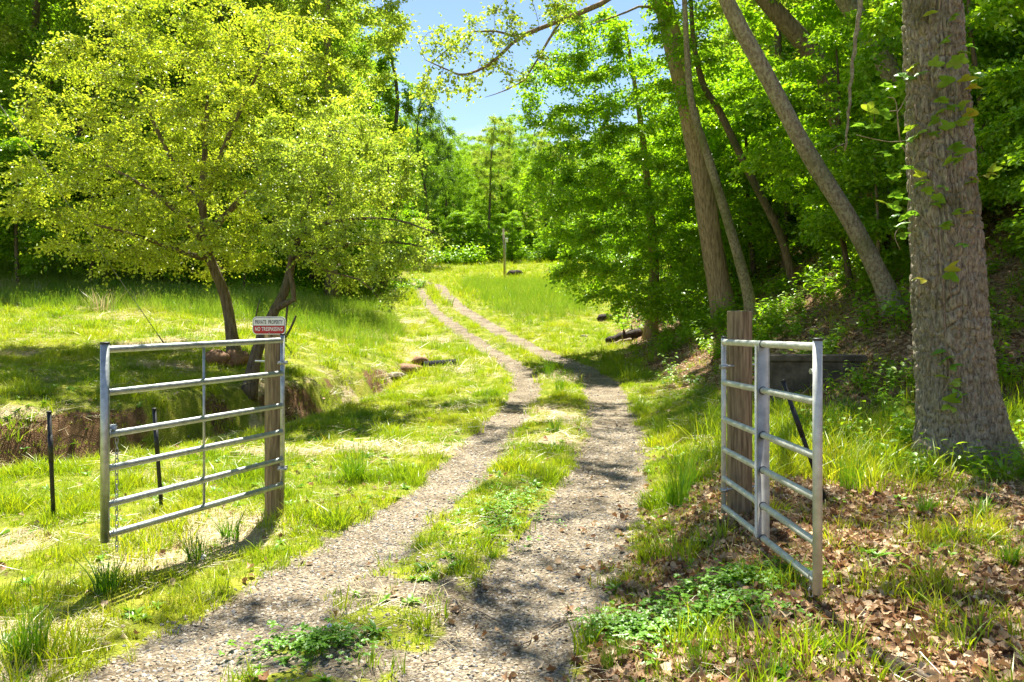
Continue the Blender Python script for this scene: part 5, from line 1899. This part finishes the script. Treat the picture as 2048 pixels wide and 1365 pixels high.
for k, pl in enumerate([[(1898, 920), (1893, 850), (1895, 815), (1885, 790), (1895, 770), (1900, 740), (1893, 700), (1890, 650), (1885, 560), (1870, 470), (1835, 420), (1822, 350), (1815, 290)],
           [(1822, 350), (1818, 320), (1800, 280), (1795, 230), (1802, 215), (1820, 185), (1850, 170), (1862, 190)],
           [(1800, 280), (1795, 230), (1790, 200), (1775, 195)], [(1830, 210), (1835, 235), (1850, 245), (1862, 238)],
           [(1822, 350), (1840, 300), (1855, 280), (1860, 230)], [(1812, 282), (1780, 284), (1745, 278), (1712, 270)], [(1795, 222), (1760, 222), (1728, 206)],
           [(1840, 303), (1870, 307), (1900, 300), (1915, 285)], [(1915, 870), (1925, 850), (1950, 838), (1985, 836)], [(1830, 420), (1828, 470), (1835, 540), (1840, 600)],
           [(1905, 620), (1900, 560), (1912, 490), (1925, 430), (1925, 380), (1930, 310)], [(1822, 350), (1818, 400), (1810, 440), (1790, 470), (1800, 500)]]):
    p3 = [oak_front(a, b, .012) for a, b in pl]
    q3 = spline(p3, len(p3) * 4)
    part('stem', add_tube(MB(), q3, np.linspace(.0075 if k == 0 else .005, .0028, len(q3)), 6), M['vine_stem'], vine)
vp = [(1885, 725), (1900, 735), (1890, 755), (1905, 770), (1912, 780), (1895, 805), (1915, 800), (1905, 815), (1872, 710),
      (1930, 105), (1915, 125), (1940, 95), (1905, 135), (1900, 170), (1932, 165), (1950, 160), (1965, 155), (1940, 180), (1920, 215), (1945, 235), (1928, 240), (1880, 205), (1893, 215),
      (1870, 230), (1865, 250), (1912, 250), (1900, 260), (1905, 300), (1925, 310), (1895, 330), (1912, 328), (1835, 365), (1845, 355), (1850, 385), (1890, 375), (1860, 410), (1875, 402), (1905, 430), (1925, 430),
      (1885, 455), (1820, 160), (1815, 145), (1845, 148), (1808, 155), (1820, 262), (1835, 270), (1858, 272), (1815, 280), (1775, 180), (1768, 175), (1735, 225), (1765, 232), (1745, 258), (1728, 255),
      (1790, 295), (1782, 310), (1775, 355), (1790, 358), (1800, 400), (1785, 420), (1795, 432), (1810, 440), (1775, 410), (1788, 395), (1820, 430), (1790, 455), (1800, 475), (1825, 340), (1842, 372),
      (1900, 40), (1862, 30), (1880, 90), (1955, 360), (1970, 350), (1985, 345), (1940, 365), (1850, 560), (1895, 545), (1900, 560), (1935, 490), (1868, 135)]
for k, (a, b) in enumerate(vp):
    p = oak_front(a, b, .045 + .05 * random.random())
    o = link('vine_leaf', vl[k % 6], vine)
    o.location = Vector(p) - vine.location
    o.rotation_euler = (random.uniform(.1, 1.0), random.uniform(-.5, .5), random.uniform(0, 2 * PI) if random.random() < .4 else PI + random.uniform(-1.2, 1.2))
    s_ = random.uniform(.9, 1.3); o.scale = (s_, s_, s_)

# dead branch hanging in front of the hillside
db = thing('dead_branch', P(1690, 300, 10.5), 'bare dead branch hanging straight down beside the oak', 'branch')
pts_ = spline([P(1690, 302, 10.5), P(1697, 230, 10.5), P(1703, 150, 10.5), P(1712, 70, 10.5), P(1722, 0, 10.5), P(1735, -140, 10.4), P(1760, -400, 10.2), P(1790, -640, 10)], 34)
part('stick', add_tube(MB(), pts_ + .012 * np.stack([np.sin(np.arange(34) * 2.2), np.cos(np.arange(34) * 1.7), np.zeros(34)], 1), np.linspace(.014, .045, 34) * (1 + .15 * np.sin(np.arange(34) * 2.7)), 8), M['bark_lichen'], db)
part('twig', add_tube(MB(), [P(1690, 288, 10.5), P(1676, 292, 10.45), P(1660, 302, 10.4)], [.006, .005, .003], 5), M['bark_lichen'], db)

# ------------------------------------------------------------------ separate grass clumps, flowers, twigs
cl_mesh = [blades(MB(), 75, .16, .36, .075, .85, .0085, 4, 1200 + i).mesh('clump', M['grass_clump']) for i in range(3)]
cl_mesh += [blades(MB(), 110, .22, .50, .09, .5, .006, 4, 1210 + i, .25).mesh('clump', M['grass_clump']) for i in range(2)]


def ray_ground(px, py):
    d = 3.0
    for _ in range(400):
        p = P(px, py, d)
        if p[2] <= H(p[0], d): break
        d *= 1.01
    return p[0], d


G_C = 'grass clumps along the driveway'
clumps = [(60, 1320, .8, 3, 'upright dark green grass clump at the driveway edge away from the gates', None), (25, 1330, .75, 0, 'lower grass clump beside the upright dark clump at the edge of the driveway', None),
          (395, 1125, .95, 0, 'broad grass clump under the middle of the gate beside the white puffball', None), (460, 1085, .9, 1, 'leafy grass clump under the gate in the shadow of its post', None),
          (215, 1185, .9, 2, 'loose grass clump growing under the free end of the gate with its post sign', None),
          (710, 965, 1.0, 4, 'tall thin grass clump on the verge between the signed gate post and the track', None),
          (1355, 1010, 1.0, 4, 'tall fine grass clump between the wheel track and the plain gate post', None), (1375, 985, .85, 3, 'grass clump touching the taller fine clump beside the plain gate post', None),
          (1112, 865, .9, 1, 'grass clump on the strip between the wheel tracks past the gates', None), (1098, 755, 1.1, 3, 'distant grass clump on the strip where the wheel tracks bend', None), (1120, 785, 1.0, 3, 'second grass clump on the strip before the bend of the wheel tracks', None),
          (1215, 1345, .34, 4, 'wispy grass clump at the edge of the clover', None), (1180, 1290, .28, 4, 'small wispy grass clump behind the clover edge', None), (1245, 1320, .3, 3, 'small thin grass clump within the clover', None),
          (985, 1120, .32, 1, 'short dark clump of grass at the end of the worn strip between the gates', None), (870, 1160, .28, 0, 'low grass clump amid the weeds of the worn middle strip', None),
          (1390, 1330, .4, 2, 'grass clump in fallen leaves beside the clover patch', None), (1700, 985, .9, 4, 'tall grass clump behind the free end of the plain gate', None), (1660, 870, 1.0, 4, 'sunlit tall grass clump in front of the concrete wall', None),
          (1740, 890, 1.0, 4, 'sunlit grass clump between the concrete wall and the oak', None), (1610, 880, .9, 3, 'sunlit grass clump behind the flat stile of the gate', None), (1690, 840, 1.0, 4, 'fine sunlit grass clump nearest the concrete wall', None),
          (1780, 850, 1.0, 3, 'sunlit grass clump at the side of the oak trunk', None), (1900, 1090, .6, 2, 'grass clump growing out of leaves below the oak', None), (1960, 1040, .7, 0, 'wide grass clump at the foot of the oak roots', None),
          (1850, 1030, .7, 2, 'loose grass clump between the oak and the gate end', None), (2020, 1130, .6, 1, 'dark grass clump on the leaf litter away from the oak', None), (1640, 1310, .4, 2, 'small grass clump in thick fallen leaves near the gate end', None)]
for (a, b, s_, k, lab, _) in clumps:
    x, y = ray_ground(a, b)
    o = link('grass_clump', cl_mesh[k])
    o.location = (x, y, H(x, y)); o.rotation_euler = (0, 0, random.uniform(0, 6.28)); o.scale = (s_, s_, s_)
    tag(o, lab, 'grass clump', G_C)


def flower(px, py, label, puff):
    x, y = ray_ground(px, py)
    z = H(x, y)
    t = thing('flower', (x, y, z), label, 'flower')
    hgt = .075
    part('stem', add_tube(MB(), [[x, y, z - .01], [x + .004, y, z + hgt * .5], [x, y, z + hgt]], .0016, 5), M['weed'], t)
    c = np.array([x, y, z + hgt])
    if puff:
        r = np.random.default_rng(3); mb = MB()
        v = r.normal(0, 1, (240, 3)); v /= np.linalg.norm(v, axis=1)[:, None]
        for q in v:
            s = np.cross(q, [.3, .5, .8]); s /= np.linalg.norm(s)
            mb.add([c, c + q * .018 + s * .003, c + q * .018 - s * .003], [[0, 1, 2]])
        part('seed_head', mb, M['petal'], t, False)
    else:
        for q in range(13):
            V, Qd = leaf_blade(.013, .0034, .05, 4, .2)
            R = rotx(-.15) @ rotx(.9) @ rotz(q * 2 * PI / 13)
            part('petal', MB().add(V @ R.T + c, None, Qd), M['petal'], t)
        part('flower_eye', add_tube(MB(), [c + [0, -.003, -.002], c + [0, -.006, .004]], [.0045, .003], 10), M['flower_eye'], t)


flower(407, 1140, 'white dandelion puff in the grass under the open gate', True)
flower(659, 1285, 'small white daisy with a yellow eye on the worn strip between the tracks', False)

G_T = 'twigs fallen on the driveway'
tw = [(1150, 1240, .35, 'thin twig lying across the driveway edge before the clover'), (1120, 1255, .22, 'short bent twig on bare soil of the driveway'), (950, 1230, .5, 'long thin twig on the worn strip between the tracks'),
      (1060, 1290, .4, 'pale twig lying on the bare patch of the driveway'), (1790, 1335, .55, 'thick pale stick on the deep leaf litter'), (1660, 1010, .3, 'dark twig on the leaves behind the gate with the flat stile'),
      (1560, 1000, .35, 'pale stick lying on the leaves behind the flat stile'), (880, 1330, .3, 'twig standing out on the gravel before the weeds'), (600, 1120, .3, 'twig at the gravel edge below the signed post'), (1330, 900, .4, 'twig beside the wheel track near the tall fine clump')]
for (a, b, L_, lab) in tw:
    x, y = ray_ground(a, b)
    an = random.uniform(0, PI)
    d = np.array([math.cos(an), math.sin(an) * .7, 0])
    pp = []
    for t in np.linspace(-.5, .5, 7):
        q = np.array([x, y, 0]) + d * L_ * t + np.array([random.gauss(0, .012), random.gauss(0, .012), 0])
        q[2] = H(q[0], q[1]) + .012 + .008 * random.random()
        pp.append(q)
    r_ = .018 if 'thick' in lab else .005
    t = thing('twig', pp[3], lab, 'twig', G_T)
    part('stick', add_tube(MB(), pp, np.linspace(r_, r_ * .45, 7), 6), M['dead_wood'], t)
    part('side_twig', add_tube(MB(), [pp[4], pp[4] + np.array([-d[1], d[0], .1]) * L_ * .12, pp[4] + np.array([-d[1], d[0], .12]) * L_ * .22 + d * .03], [r_ * .5, r_ * .4, r_ * .2], 5), M['dead_wood'], t)

# pale dry seed stalks standing at the far edge of the meadow
dry_me = blades(MB(), 60, .35, .75, .22, .6, .016, 4, 1301, .9).mesh('dry_stalks', M['straw'])
for (a, b, s_, lab) in ((275, 612, 1.0, 'pale dry grass clump in the meadow below the dark wood'), (205, 622, 1.1, 'wide pale dry grass clump in the meadow near the guy wire anchor'), (70, 592, .8, 'small pale dry grass clump at the shady rim of the meadow'), (10, 588, .8, 'pale dry grass clump at the outer end of the meadow'), (672, 628, .5, 'little pale dry tuft in the tall meadow grass beside the driveway')):
    x, y = ray_ground(a, b)
    o = link('dry_grass_clump', dry_me)
    o.location = (x, y, H(x, y)); o.rotation_euler = (0, 0, random.uniform(0, 6.28)); o.scale = (s_ * 1.6, s_ * 1.6, s_)
    tag(o, lab, 'grass clump', 'dry grass clumps in the meadow')
